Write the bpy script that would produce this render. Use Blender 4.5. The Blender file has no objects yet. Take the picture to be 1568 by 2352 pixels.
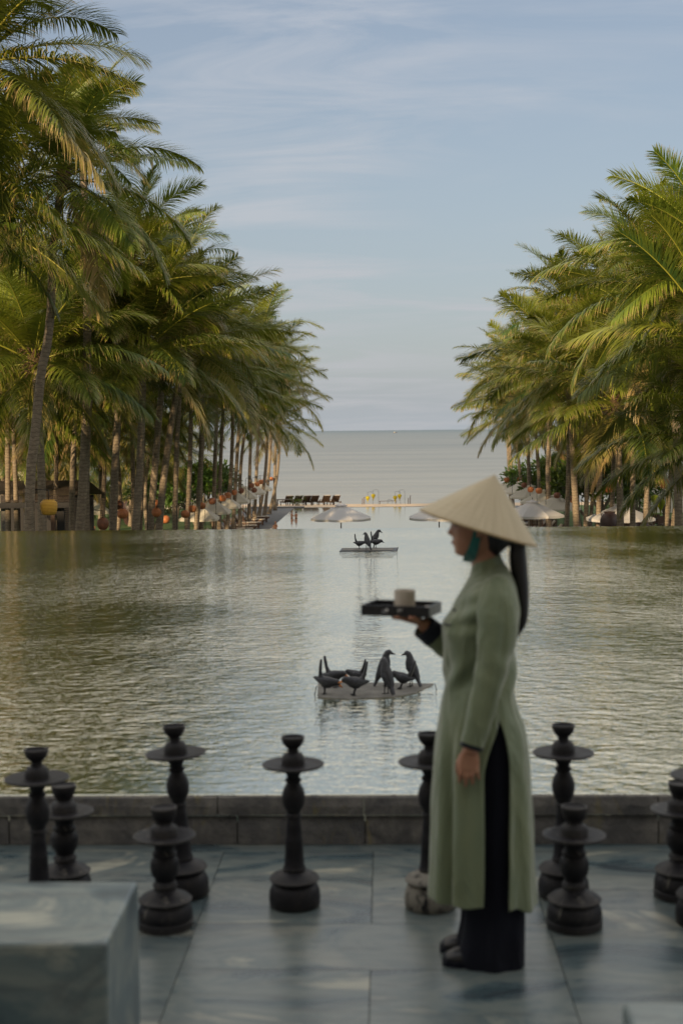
import bpy, bmesh, math, random
import numpy as np
from mathutils import Vector, Matrix
R = math.radians
rnd = random.Random(7)
scene = bpy.context.scene
COL = scene.collection
F = 3267.0                      # focal length in units of a 2352-unit picture height
CAM = Vector((0, 0, 1.86))

# ------------------------------------------------------------ camera
def cam_matrix():
    r = R(0.475)
    vx, vy = (880 - 784) / F, (1176 - 987) / F
    yc = Vector((vx, vy, -1)).normalized()
    xc = Vector((math.cos(r), math.sin(r), math.cos(r) * vx + math.sin(r) * vy)).normalized()
    zc = xc.cross(yc).normalized()
    xc = yc.cross(zc).normalized()
    w2c = Matrix((xc, yc, zc)).transposed()     # columns: world axes seen in the camera frame
    return w2c.transposed()                      # camera -> world
C2W = cam_matrix()
def ray(x, y):
    return (C2W @ Vector(((x - 784) / F, (1176 - y) / F, -1))).normalized()
def P(x, y, Y):
    d = ray(x, y); t = (Y - CAM.y) / d.y
    return CAM + d * t
def G(x, y, z):
    d = ray(x, y); t = (z - CAM.z) / d.z
    return CAM + d * t

cam = bpy.data.cameras.new('camera'); camo = bpy.data.objects.new('camera', cam); COL.objects.link(camo)
camo.matrix_world = Matrix.Translation(CAM) @ C2W.to_4x4()
cam.sensor_fit = 'VERTICAL'; cam.sensor_height = 36; cam.sensor_width = 24
cam.lens = F / 2352 * 36
cam.clip_start = 0.1; cam.clip_end = 20000
cam.dof.use_dof = True; cam.dof.focus_distance = 23; cam.dof.aperture_fstop = 2.7
scene.camera = camo

# ------------------------------------------------------------ object helpers
def tag(o, label=None, cat=None, group=None, kind=None):
    if label: o['label'] = label
    if cat: o['category'] = cat
    if group: o['group'] = group
    if kind: o['kind'] = kind
    return o
def thing(name, label, cat, loc=(0, 0, 0), rz=0, group=None):
    o = bpy.data.objects.new(name, None); COL.objects.link(o)
    o.empty_display_size = 0.1
    o.location = loc; o.rotation_euler = (0, 0, rz)
    return tag(o, label, cat, group)
def copy_tree(o, parent=None):
    c = o.copy(); COL.objects.link(c)
    if parent: c.parent = parent
    for ch in list(o.children): copy_tree(ch, c)
    return c

class MB:
    def __init__(s): s.v = []; s.f = []; s.attr = []
    def add(s, vs, fs, a=0.0):
        n = len(s.v); s.v += [tuple(p) for p in vs]; s.f += [tuple(i + n for i in q) for q in fs]
        s.attr += [a] * len(fs)
        return s
    def box(s, a, b, att=0.0, rz=0, c=None):
        x0, y0, z0 = a; x1, y1, z1 = b
        vs = [Vector(p) for p in ((x0,y0,z0),(x1,y0,z0),(x1,y1,z0),(x0,y1,z0),(x0,y0,z1),(x1,y0,z1),(x1,y1,z1),(x0,y1,z1))]
        if rz:
            c = Vector(c or (0, 0, 0)); m = Matrix.Rotation(rz, 3, 'Z')
            vs = [m @ (p - c) + c for p in vs]
        return s.add(vs, [(0,3,2,1),(4,5,6,7),(0,1,5,4),(1,2,6,5),(2,3,7,6),(3,0,4,7)], att)
    def bar(s, p, q, w, h=None, up=(0, 0, 1)):
        p = Vector(p); q = Vector(q); h = h or w
        d = (q - p).normalized(); u = Vector(up)
        if abs(d.dot(u)) > .98: u = Vector((0, 1, 0))
        a = d.cross(u).normalized(); b = a.cross(d).normalized()
        vs = []
        for e in (p, q):
            for i, j in ((-1,-1),(1,-1),(1,1),(-1,1)): vs.append(e + a * w / 2 * i + b * h / 2 * j)
        return s.add(vs, [(0,1,2,3),(7,6,5,4),(0,4,5,1),(1,5,6,2),(2,6,7,3),(3,7,4,0)])
    def loft(s, rings, cap=True, closed=True, att=0.0):
        n = len(rings[0]); vs = [p for r in rings for p in r]; fs = []
        m = n if closed else n - 1
        for i in range(len(rings) - 1):
            for j in range(m):
                k = (j + 1) % n
                fs.append((i*n+j, i*n+k, (i+1)*n+k, (i+1)*n+j))
        if cap and closed:
            fs.append(tuple(range(n - 1, -1, -1))); fs.append(tuple((len(rings)-1)*n + j for j in range(n)))
        return s.add(vs, fs, att)
    def tube(s, pts, rad, n=8, rb=None, lat=None, cap=True):
        """tube along pts; rad = radius list; rb = lateral radius list (elliptic), lat = lateral direction"""
        pts = [Vector(p) for p in pts]
        if not hasattr(rad, '__len__'): rad = [rad] * len(pts)
        if rb is None: rb = rad
        rings = []; prev = None
        for i, p in enumerate(pts):
            d = (pts[min(i+1, len(pts)-1)] - pts[max(i-1, 0)]).normalized()
            if lat is not None: b = Vector(lat)
            elif prev is not None: b = prev
            else: b = Vector((0, 0, 1)) if abs(d.z) < .9 else Vector((1, 0, 0))
            b = (b - d * b.dot(d)).normalized(); prev = b
            a = b.cross(d).normalized()
            rings.append([p + a * rad[i] * math.cos(2*math.pi*j/n) + b * rb[i] * math.sin(2*math.pi*j/n) for j in range(n)])
        return s.loft(rings, cap)
    def lathe(s, prof, n=24, c=(0, 0, 0), cap=True):
        c = Vector(c)
        rings = [[c + Vector((r*math.cos(2*math.pi*j/n), r*math.sin(2*math.pi*j/n), z)) for j in range(n)] for r, z in prof]
        return s.loft(rings, cap)
    def build(s, name, m, parent=None, origin=None, smooth=False, mods=None, bevel=0, angle=None, attname=None):
        vs = s.v
        if origin is not None:
            ox, oy, oz = origin; vs = [(x-ox, y-oy, z-oz) for x, y, z in vs]
        me = bpy.data.meshes.new(name); me.from_pydata(vs, [], s.f); me.validate(); me.update()
        if attname:
            at = me.attributes.new(attname, 'FLOAT', 'FACE'); at.data.foreach_set('value', s.attr)
        if smooth or angle: me.polygons.foreach_set('use_smooth', [True] * len(me.polygons))
        if angle: me.set_sharp_from_angle(angle=R(angle))
        o = bpy.data.objects.new(name, me); COL.objects.link(o)
        if m: me.materials.append(m)
        if parent: o.parent = parent
        if bevel:
            b = o.modifiers.new('bevel', 'BEVEL'); b.width = bevel; b.segments = 2; b.limit_method = 'ANGLE'; b.angle_limit = R(40)
        return o

def bake(o):
    """replace a mesh by its modified version (no operators)"""
    dg = bpy.context.evaluated_depsgraph_get(); dg.update()
    me = bpy.data.meshes.new_from_object(o.evaluated_get(dg), depsgraph=dg)
    old = o.data; o.modifiers.clear(); o.data = me; me.name = o.name
    return o
def remesh(o, vox, smooth=3, fac=.5):
    m = o.modifiers.new('r', 'REMESH'); m.mode = 'VOXEL'; m.voxel_size = vox; m.use_smooth_shade = True
    if smooth:
        q = o.modifiers.new('s', 'SMOOTH'); q.iterations = smooth; q.factor = fac
    return bake(o)

# ------------------------------------------------------------ materials
def lerp(a, b, t): return a + (b - a) * t
class NT:
    def __init__(s, name):
        s.m = bpy.data.materials.new(name); s.m.use_nodes = True
        s.t = s.m.node_tree; s.n = s.t.nodes; s.n.clear()
        s.out = s.n.new('ShaderNodeOutputMaterial')
    def node(s, typ, **kw):
        n = s.n.new(typ)
        for k, v in kw.items():
            if k.startswith('_'): setattr(n, k[1:], v)
            else: s.set(n.inputs[k.replace('__', ' ')], v)
        return n
    def set(s, sock, v):
        if isinstance(v, bpy.types.NodeSocket): s.t.links.new(v, sock)
        elif hasattr(v, '__len__') and len(v) == 3 and sock.type == 'RGBA': sock.default_value = (*v, 1)
        else: sock.default_value = v
    def coords(s, scale=(1, 1, 1), kind='Object', rot=(0, 0, 0), loc=None):
        tc = s.n.new('ShaderNodeTexCoord'); mp = s.n.new('ShaderNodeMapping')
        mp.inputs['Scale'].default_value = scale; mp.inputs['Rotation'].default_value = rot
        s.t.links.new(tc.outputs[kind], mp.inputs['Vector'])
        if loc is not None: s.set(mp.inputs['Location'], loc)
        return mp.outputs['Vector']
    def noise(s, vec, scale=5, detail=4, rough=.55, dist=0):
        n = s.n.new('ShaderNodeTexNoise'); s.t.links.new(vec, n.inputs['Vector'])
        n.inputs['Scale'].default_value = scale; n.inputs['Detail'].default_value = detail
        n.inputs['Roughness'].default_value = rough; n.inputs['Distortion'].default_value = dist
        return n.outputs['Fac']
    def ramp(s, fac, stops):
        n = s.n.new('ShaderNodeValToRGB'); s.set(n.inputs['Fac'], fac)
        cr = n.color_ramp
        while len(cr.elements) > 1: cr.elements.remove(cr.elements[-1])
        for i, (p, c) in enumerate(stops):
            e = cr.elements[0] if i == 0 else cr.elements.new(p)
            e.position = p; e.color = (*c, 1) if hasattr(c, '__len__') else (c, c, c, 1)
        return n.outputs['Color']
    def mix(s, fac, a, b, typ='MIX'):
        n = s.n.new('ShaderNodeMix'); n.data_type = 'RGBA'; n.blend_type = typ
        s.set(n.inputs[0], fac); s.set(n.inputs[6], a); s.set(n.inputs[7], b)
        return n.outputs[2]
    def math(s, op, a, b=0.0, c=0.0):
        n = s.n.new('ShaderNodeMath'); n.operation = op; s.set(n.inputs[0], a); s.set(n.inputs[1], b); s.set(n.inputs[2], c)
        return n.outputs[0]
    def bump(s, h, strength=.3, dist=.01, normal=None):
        n = s.n.new('ShaderNodeBump'); s.set(n.inputs['Height'], h); s.set(n.inputs['Strength'], strength); s.set(n.inputs['Distance'], dist)
        if normal is not None: s.set(n.inputs['Normal'], normal)
        return n.outputs['Normal']
    def bsdf(s, col, rough=.6, normal=None, spec=.5, metal=0, **kw):
        n = s.n.new('ShaderNodeBsdfPrincipled')
        s.set(n.inputs['Base Color'], col); s.set(n.inputs['Roughness'], rough); s.set(n.inputs['Specular IOR Level'], spec)
        s.set(n.inputs['Metallic'], metal)
        if normal is not None: s.set(n.inputs['Normal'], normal)
        for k, v in kw.items(): s.set(n.inputs[k.replace('__', ' ')], v)
        return n.outputs[0]
    def done(s, sh): s.t.links.new(sh, s.out.inputs['Surface']); return s.m

def mat(name, c1, c2=None, scale=8, rough=.6, bump=.0, bdist=.01, stretch=(1, 1, 1), spec=.5, detail=5, lo=.35, hi=.65, metal=0, sheen=0, rvar=0, **kw):
    c2 = c2 or tuple(x * .75 for x in c1)
    t = NT(name); v = t.coords(stretch)
    f = t.noise(v, scale, detail)
    col = t.ramp(f, [(lo, c2), (hi, c1)])
    nrm = t.bump(t.noise(v, scale * 3, 6, .65), bump, bdist) if bump else None
    rg = rough
    if rvar: rg = t.math('MULTIPLY_ADD', f, rvar, rough - rvar / 2)
    if sheen: kw['Sheen__Weight'] = sheen
    return t.done(t.bsdf(col, rg, nrm, spec, metal, **kw))

M = {}
def marble(name, base=1.0, vert=False, rough=.3):
    t = NT(name)
    at = t.n.new('ShaderNodeAttribute'); at.attribute_name = 'tile'
    off = t.n.new('ShaderNodeCombineXYZ')
    t.set(off.inputs[0], t.math('MULTIPLY', at.outputs['Fac'], 37.0)); t.set(off.inputs[1], t.math('MULTIPLY', at.outputs['Fac'], 91.0)); t.set(off.inputs[2], t.math('MULTIPLY', at.outputs['Fac'], 13.0))
    sc = (.8, 1.7, 1.0) if not vert else (1.0, 4.0, 1.6)
    v = t.coords(sc, loc=off.outputs[0])
    w = t.noise(v, 1.0, 3, .5, .6)
    f = t.noise(v, 1.7, 9, .62, 1.1)
    f2 = t.noise(t.coords((1.2, 9, 3), loc=off.outputs[0]), 1.4, 6, .6, 1.6)
    b = base
    col = t.ramp(f, [(.32, (.020*b, .038*b, .050*b)), (.44, (.080*b, .118*b, .130*b)), (.51, (.18*b, .205*b, .19*b)), (.57, (.11*b, .145*b, .15*b)), (.66, (.40*b, .39*b, .31*b))])
    col = t.mix(t.ramp(f2, [(.52, 0.0), (.60, .55), (.66, 0.0)]), col, (.066*b, .074*b, .082*b))
    col = t.mix(t.math('MULTIPLY', at.outputs['Fac'], .3), col, (.11*b, .14*b, .145*b))
    col = t.mix(t.ramp(w, [(.62, 0.0), (.70, .55)]), col, (.44*b, .40*b, .31*b))
    rg = t.math('MULTIPLY_ADD', f, .3, rough - .15)
    nrm = t.bump(t.noise(t.coords(), 40, 5, .7), .12, .004)
    return t.done(t.bsdf(col, rg, nrm, .5))
M['marble'] = marble('marble_slab', .80)
M['block'] = marble('marble_block', 1.1, rough=.35)
M['grout'] = mat('grout', (.15, .10, .06), (.06, .055, .045), 8, .9)

def rough_stone():
    t = NT('dark_rough_stone'); v = t.coords((1, 1, 1.0)); v2 = t.coords((1, 1, .35))
    f = t.noise(v, 7, 9, .7, .3); g = t.noise(v, 45, 6, .7)
    col = t.ramp(f, [(.3, (.055, .055, .060)), (.48, (.145, .135, .125)), (.7, (.29, .265, .23))])
    col = t.mix(t.ramp(g, [(.62, 0.0), (.72, .55)]), col, (.20, .19, .17))
    moss = t.noise(v2, 9, 7, .7, .8)
    col = t.mix(t.ramp(moss, [(.57, 0.0), (.66, .75)]), col, (.24, .20, .09))
    at = t.n.new('ShaderNodeAttribute'); at.attribute_name = 'tile'
    col = t.mix(t.math('MULTIPLY', at.outputs['Fac'], .45), col, (.10, .10, .105))
    n = t.bump(t.noise(v, 22, 9, .75), .9, .02)
    n = t.bump(f, .6, .03, n)
    return t.done(t.bsdf(col, .8, n, .3))
M['rough'] = rough_stone()

def dark_stone(name, worn=0.0, rough=.42):
    t = NT(name); v = t.coords()
    f = t.noise(v, 14, 8, .65)
    col = t.ramp(f, [(.3, (.008, .008, .011)), (.55, (.016, .015, .018)), (.75, (.034, .030, .028))])
    if worn:
        w = t.noise(t.coords((1, 1, .5)), 24, 8, .7, .5)
        col = t.mix(t.ramp(w, [(.62 - worn, 0.0), (.70 - worn, .8)]), col, (.27, .25, .21))
    ge = t.n.new('ShaderNodeNewGeometry')      # edges rubbed paler by handling
    col = t.mix(t.ramp(ge.outputs['Pointiness'], [(.53, 0.0), (.62, .6)]), col, (.11, .10, .09))
    return t.done(t.bsdf(col, t.math('MULTIPLY_ADD', f, .35, rough - .08), t.bump(f, .5, .008), .24))
M['stick'] = dark_stone('dark_turned_stone')
M['stick_s'] = dark_stone('dark_carved_stone', .015, .38)
M['stick_w'] = dark_stone('chipped_pale_stone', .19, .6)

def fabric(name, c, c2, rough=.75, sheen=.3, wscale=(9, 9, 3), bump=.75):
    t = NT(name); v = t.coords(wscale)
    f = t.noise(v, 1.5, 4, .5)
    col = t.mix(f, c2, c)
    wv = t.noise(t.coords(), 900, 2, .5)
    n = t.bump(wv, .15, .0006)
    n = t.bump(t.noise(t.coords((6, 6, 1.5)), 2.2, 4, .5, .8), bump, .035, n)
    return t.done(t.bsdf(col, rough, n, .25, Sheen__Weight=sheen, Sheen__Roughness=.5))
M['dress'] = fabric('sage_green_satin', (.215, .235, .125), (.14, .185, .12), .48, .35)
M['sleeve_in'] = fabric('navy_cuff', (.012, .015, .026), (.01, .012, .02), .7, .1)
M['trouser'] = fabric('black_trouser_cloth', (.006, .007, .014), (.004, .005, .011), .9, .03)
M['strap'] = fabric('teal_ribbon', (.035, .22, .18), (.015, .10, .11), .5, .3)
M['shoe'] = mat('black_leather', (.012, .011, .013), (.008, .008, .011), 20, .35, .2, .003)
M['skin'] = mat('skin', (.42, .215, .135), (.36, .175, .105), 18, .5, .12, .002, spec=.4, Subsurface__Weight=.12, Subsurface__Scale=.02)
def hairmat():
    t = NT('black_hair'); v = t.coords((140, 140, 3))
    f = t.noise(v, 1, 4, .6)
    return t.done(t.bsdf(t.ramp(f, [(.35, (.006, .006, .008)), (.65, (.018, .015, .015))]), .38, t.bump(f, .7, .004), .5))
M['hair'] = hairmat()
M['lip'] = mat('lip', (.30, .09, .075), (.26, .07, .06), 40, .4)
M['eye'] = mat('eye', (.05, .035, .03), (.03, .02, .02), 40, .2)
def hatmat():
    t = NT('woven_palm_leaf'); 
    # fine radial leaf strips + concentric hoops, from the hat's own cylinder coordinates
    tc = t.n.new('ShaderNodeTexCoord'); sp = t.n.new('ShaderNodeSeparateXYZ'); t.t.links.new(tc.outputs['Object'], sp.inputs[0])
    ang = t.math('ARCTAN2', sp.outputs[1], sp.outputs[0])
    z = sp.outputs[2]
    cv = t.n.new('ShaderNodeCombineXYZ'); t.set(cv.inputs[0], t.math('MULTIPLY', ang, 14.0)); t.set(cv.inputs[1], t.math('MULTIPLY', z, 6.0))
    f = t.noise(cv.outputs[0], 1.0, 4, .6)
    hoop = t.math('SINE', t.math('MULTIPLY', z, 420.0))
    blot = t.noise(t.coords(), 14, 5, .6)
    col = t.ramp(f, [(.3, (.41, .335, .215)), (.7, (.54, .455, .305))])
    col = t.mix(t.ramp(blot, [(.6, 0.0), (.75, .5)]), col, (.42, .32, .18))
    h = t.math('MULTIPLY_ADD', hoop, .15, f)
    return t.done(t.bsdf(col, .62, t.bump(h, .35, .003), .35))
M['hat'] = hatmat()
M['hat_rim'] = mat('bamboo_rim', (.42, .29, .13), (.34, .22, .09), 30, .5)
M['black_wood'] = mat('black_lacquered_wood', (.022, .02, .022), (.012, .012, .014), 30, .35, .1, .002)
def cupmat():
    t = NT('glazed_ceramic'); v = t.coords()
    vo = t.n.new('ShaderNodeTexVoronoi'); t.t.links.new(v, vo.inputs['Vector']); vo.inputs['Scale'].default_value = 30
    f = t.noise(v, 60, 4)
    col = t.mix(t.ramp(vo.outputs['Distance'], [(.22, .9), (.32, 0.0)]), t.mix(f, (.50, .42, .33), (.62, .55, .46)), (.09, .09, .09))
    return t.done(t.bsdf(col, .3, None, .5))
M['cup'] = cupmat()
M['white'] = mat('white_porcelain', (.75, .74, .70), (.68, .66, .62), 10, .25)
M['bird'] = mat('dark_bronze', (.030, .031, .036), (.016, .017, .022), 60, .42, .35, .003, (1, 1, 1), metal=.25)
M['birdwing'] = mat('dark_bronze_wing', (.040, .042, .05), (.018, .02, .026), 60, .38, .6, .004, (1, 1, 2.5), metal=.3)
M['orange'] = mat('orange_paint', (.55, .20, .03), (.42, .14, .03), 60, .5)
M['slab'] = mat('wet_grey_slab', (.20, .19, .168), (.12, .115, .105), 9, .75, .3, .005, spec=.2)
M['metal'] = mat('dark_metal', (.03, .03, .035), (.02, .02, .022), 30, .45, metal=.6)

# water --------------------------------------------------
def watermat(name, tint, body, waves, rough=.03, fres=(.55, .97), mod=True):
    t = NT(name)
    tc = t.n.new('ShaderNodeTexCoord').outputs['Object']
    def nz(scale, sx, sy, det, dist=0.0, rgh=.55):
        mp = t.n.new('ShaderNodeMapping'); mp.inputs['Scale'].default_value = (sx, sy, 1); t.t.links.new(tc, mp.inputs['Vector'])
        return t.noise(mp.outputs['Vector'], scale, det, rgh, dist)
    big = nz(.22, 1, .8, 3)
    amp = t.ramp(big, [(.38, .35), (.60, 1.0)])
    if mod:     # sheltered, calmer water close to the wall
        spx = t.n.new('ShaderNodeSeparateXYZ'); t.t.links.new(tc, spx.inputs[0])
        mr = t.n.new('ShaderNodeMapRange'); t.set(mr.inputs['Value'], spx.outputs[1]); mr.inputs['From Min'].default_value = 9.2; mr.inputs['From Max'].default_value = 14
        mr.inputs['To Min'].default_value = 0; mr.inputs['To Max'].default_value = 1.0
        m2 = t.n.new('ShaderNodeMapRange'); t.set(m2.inputs['Value'], t.math('ABSOLUTE', t.math('ADD', spx.outputs[0], .15))); m2.inputs['From Min'].default_value = .7; m2.inputs['From Max'].default_value = 2.6
        m3 = t.n.new('ShaderNodeMapRange'); t.set(m3.inputs['Value'], spx.outputs[1]); m3.inputs['From Min'].default_value = 10; m3.inputs['From Max'].default_value = 19; m3.inputs['To Min'].default_value = 1.0; m3.inputs['To Max'].default_value = .42
        calm = t.math('MULTIPLY', t.math('MAXIMUM', mr.outputs[0], m2.outputs[0]), m3.outputs[0])
        amp = t.math('MULTIPLY', amp, t.math('MULTIPLY_ADD', calm, .72, .28))
    n = None
    for (scale, sx, sy, det, st, ds) in waves:
        h = nz(scale, sx, sy, det, .4)
        s_ = t.math('MULTIPLY', amp, st) if mod else st
        n = t.bump(h, s_, ds, n)
    lw = t.n.new('ShaderNodeFresnel'); lw.inputs['IOR'].default_value = 1.45; t.set(lw.inputs['Normal'], n)
    fac = t.n.new('ShaderNodeMapRange'); t.set(fac.inputs['Value'], lw.outputs[0])
    fac.inputs['From Min'].default_value = .04; fac.inputs['From Max'].default_value = .5
    fac.inputs['To Min'].default_value = fres[0]; fac.inputs['To Max'].default_value = fres[1]
    gl = t.n.new('ShaderNodeBsdfGlossy'); t.set(gl.inputs['Color'], tint); gl.inputs['Roughness'].default_value = rough; t.set(gl.inputs['Normal'], n)
    df = t.n.new('ShaderNodeBsdfDiffuse'); t.set(df.inputs['Color'], body)
    mx = t.n.new('ShaderNodeMixShader'); t.set(mx.inputs[0], fac.outputs[0]); t.set(mx.inputs[1], df.outputs[0]); t.set(mx.inputs[2], gl.outputs[0])
    return t.done(mx.outputs[0])
M['pool'] = watermat('pool_water', (.985, .95, .83), (.08, .115, .07),
                     [(2.0, 1, 1, 2, .7, .07), (9.0, .7, 1.3, 3, 1.0, .036), (21, .65, 1.5, 2, 1.0, .019)], .015, (.60, .97))
M['pool2'] = watermat('lower_pool_water', (1.0, .93, .82), (.5, .46, .37), [(1.2, 1, 1, 2, .25, .02), (5, 1, 1.4, 2, .3, .01)], .05, (.4, .92), False)
def seamat():
    t = NT('sea_water'); tc = t.n.new('ShaderNodeTexCoord').outputs['Object']
    def nz(scale, sx, sy, det, dist=0.0):
        mp = t.n.new('ShaderNodeMapping'); mp.inputs['Scale'].default_value = (sx, sy, 1); t.t.links.new(tc, mp.inputs['Vector'])
        return t.noise(mp.outputs['Vector'], scale, det, .55, dist)
    sw = nz(.05, .16, 1, 5, .5); fine = nz(.9, .5, 1.2, 5)
    col = t.ramp(sw, [(.36, (.105, .115, .108)), (.50, (.16, .165, .15)), (.66, (.235, .23, .20))])
    col = t.mix(t.ramp(fine, [(.35, 0.0), (.7, .3)]), col, (.24, .255, .245))
    # paler sandy shallows close to the beach
    sp = t.n.new('ShaderNodeSeparateXYZ'); t.t.links.new(tc, sp.inputs[0])
    near = t.n.new('ShaderNodeMapRange'); t.set(near.inputs['Value'], sp.outputs[1]); near.inputs['From Min'].default_value = 130; near.inputs['From Max'].default_value = 420
    near.inputs['To Min'].default_value = .45; near.inputs['To Max'].default_value = 0
    col = t.mix(near.outputs[0], col, (.33, .315, .265))
    farm = t.n.new('ShaderNodeMapRange'); t.set(farm.inputs['Value'], sp.outputs[1]); farm.inputs['From Min'].default_value = 500; farm.inputs['From Max'].default_value = 5000
    col = t.mix(farm.outputs[0], col, (.075, .105, .11))
    col = t.mix(t.ramp(nz(.35, .12, 1.4, 4, .6), [(.5, 0.0), (.66, .45)]), col, (.10, .125, .115))
    n = t.bump(fine, .6, .3); n = t.bump(sw, .6, 1.4, n)
    return t.done(t.bsdf(col, .33, n, .5, IOR=1.33))
M['sea'] = seamat()

# plants -------------------------------------------------
def leafmat(name, dark, light, dry, trans=.42, rough=.42):
    t = NT(name)
    at = t.n.new('ShaderNodeAttribute'); at.attribute_name = 'tint'
    dr = t.n.new('ShaderNodeAttribute'); dr.attribute_name = 'dry'
    col = t.mix(at.outputs['Fac'], dark, light)
    oi = t.n.new('ShaderNodeObjectInfo')
    hs = t.n.new('ShaderNodeHueSaturation'); t.set(hs.inputs['Color'], col)
    t.set(hs.inputs['Value'], t.math('MULTIPLY_ADD', oi.outputs['Random'], .35, .82)); t.set(hs.inputs['Hue'], t.math('MULTIPLY_ADD', oi.outputs['Random'], .022, .489))
    col = t.mix(dr.outputs['Fac'], hs.outputs[0], dry)
    b = t.bsdf(col, rough, None, .45)
    tr = t.n.new('ShaderNodeBsdfTranslucent'); t.set(tr.inputs['Color'], t.mix(.35, col, (.24, .27, .02)))
    mx = t.n.new('ShaderNodeMixShader'); mx.inputs[0].default_value = trans; t.t.links.new(b, mx.inputs[1]); t.t.links.new(tr.outputs[0], mx.inputs[2])
    return t.done(mx.outputs[0])
M['frond'] = leafmat('palm_leaflets', (.018, .062, .018), (.29, .31, .028), (.46, .31, .14), .27)
M['leaf'] = leafmat('broad_leaves', (.025, .06, .012), (.08, .14, .02), (.2, .15, .05), .3)
def trunkmat():
    t = NT('ringed_palm_trunk'); tc = t.n.new('ShaderNodeTexCoord'); sp = t.n.new('ShaderNodeSeparateXYZ'); t.t.links.new(tc.outputs['Object'], sp.inputs[0])
    nz = t.noise(t.coords((3, 3, 1)), 2.2, 5, .6)
    zz = t.math('MULTIPLY_ADD', nz, .16, sp.outputs[2])
    ring = t.math('FRACT', t.math('MULTIPLY', zz, 9.0))
    col = t.ramp(t.noise(t.coords((1, 1, 1.6)), 6, 7, .7), [(.3, (.15, .118, .09)), (.55, (.27, .215, .16)), (.75, (.40, .33, .25))])
    col = t.mix(t.ramp(ring, [(.0, .75), (.12, .1), (.9, 0.0), (1.0, .7)]), col, (.05, .038, .028))
    h = t.math('ADD', ring, t.math('MULTIPLY', t.noise(t.coords((8, 8, 14)), 3, 6, .7), .8))
    return t.done(t.bsdf(col, .85, t.bump(h, .7, .03), .2))
M['trunk'] = trunkmat()
M['fibre'] = mat('brown_palm_fibre', (.16, .09, .05), (.06, .035, .02), 30, .9, .8, .03, (1, 1, .3))
M['bark'] = mat('grey_branch_bark', (.20, .165, .12), (.12, .095, .07), 14, .85, .5, .02)
M['clay'] = mat('terracotta', (.50, .185, .065), (.34, .11, .04), 9, .6, .25, .006)
M['clay_d'] = mat('brown_clay', (.26, .10, .05), (.15, .06, .035), 9, .6, .3, .006)
M['jar'] = mat('dark_glazed_jar', (.085, .045, .04), (.055, .03, .03), 8, .45, .2, .01)
def basket():
    t = NT('amber_woven_basket'); v = t.coords((1, 1, 1))
    tc = t.n.new('ShaderNodeTexCoord'); sp = t.n.new('ShaderNodeSeparateXYZ'); t.t.links.new(tc.outputs['Object'], sp.inputs[0])
    s_ = t.math('SINE', t.math('MULTIPLY', sp.outputs[2], 170.0)); a = t.math('SINE', t.math('MULTIPLY', t.math('ARCTAN2', sp.outputs[1], sp.outputs[0]), 40.0))
    w = t.math('MULTIPLY', s_, a)
    col = t.mix(t.math('MULTIPLY_ADD', s_, .5, .5), (.42, .20, .02), (.74, .44, .06))
    return t.done(t.bsdf(col, .5, t.bump(t.math('ADD', s_, w), .6, .01), .4))
M['basket'] = basket()
def silk(name, c):
    t = NT(name); b = t.bsdf(c, .6); tr = t.n.new('ShaderNodeBsdfTranslucent'); t.set(tr.inputs['Color'], c)
    mx = t.n.new('ShaderNodeMixShader'); mx.inputs[0].default_value = .35; t.t.links.new(b, mx.inputs[1]); t.t.links.new(tr.outputs[0], mx.inputs[2]); return t.done(mx.outputs[0])
M['lime'] = silk('lime_silk', (.30, .36, .015)); M['yellow'] = silk('yellow_silk', (.50, .42, .015)); M['red'] = silk('red_silk', (.5, .06, .03)); M['cream'] = silk('cream_silk', (.6, .42, .2))
M['canvas'] = silk('white_canvas', (.78, .75, .76)); M['canvas_row'] = silk('sun_tinted_canvas', (.70, .65, .56));  # row canvas has warm sunlight tinted in; centre canvas a cool shade cast
M['wood'] = mat('dark_teak', (.12, .06, .035), (.06, .032, .02), 12, .6, .3, .005, (1, 1, 6))
M['wood2'] = mat('warm_teak', (.085, .055, .04), (.05, .032, .024), 12, .6, .3, .005)
M['cushion'] = mat('pale_cushion', (.45, .40, .34), (.38, .33, .28), 6, .85)
M['towel'] = mat('white_towel', (.7, .66, .6), (.6, .55, .5), 12, .9)
M['lawn'] = mat('lawn_grass', (.065, .115, .012), (.035, .07, .008), 1.3, .9, .8, .05, detail=9)
M['sand'] = mat('beach_sand', (.58, .44, .30), (.48, .35, .23), 3, .95, .5, .05, detail=9)
M['deck'] = mat('grey_paving', (.10, .10, .105), (.06, .06, .066), 3, .7, .3, .01, detail=8)
M['plaster'] = mat('pale_plaster', (.62, .57, .48), (.52, .48, .40), 1.2, .8)
M['tile_red'] = mat('clay_roof_tiles', (.24, .11, .07), (.15, .07, .05), 3, .8, .6, .05, (1, 8, 1))
M['roofwood'] = mat('weathered_shingle', (.17, .12, .09), (.09, .065, .05), 2, .8, .5, .03, (6, 1, 1))
M['dark'] = mat('near_black_shade', (.02, .018, .02), (.014, .013, .015), 5, .8)  # bar walls and fascia carry their shade in this near-black; also swimwear's own colour
M['glass'] = mat('window_glass', (.02, .025, .03), (.015, .02, .025), 2, .1)
M['bathers'] = M['skin']

# ============================================================ SETTING
GZ = 1.86 - 6.0                 # level of the lower garden
WZ = 0.228                      # water level of the upper pool
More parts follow.
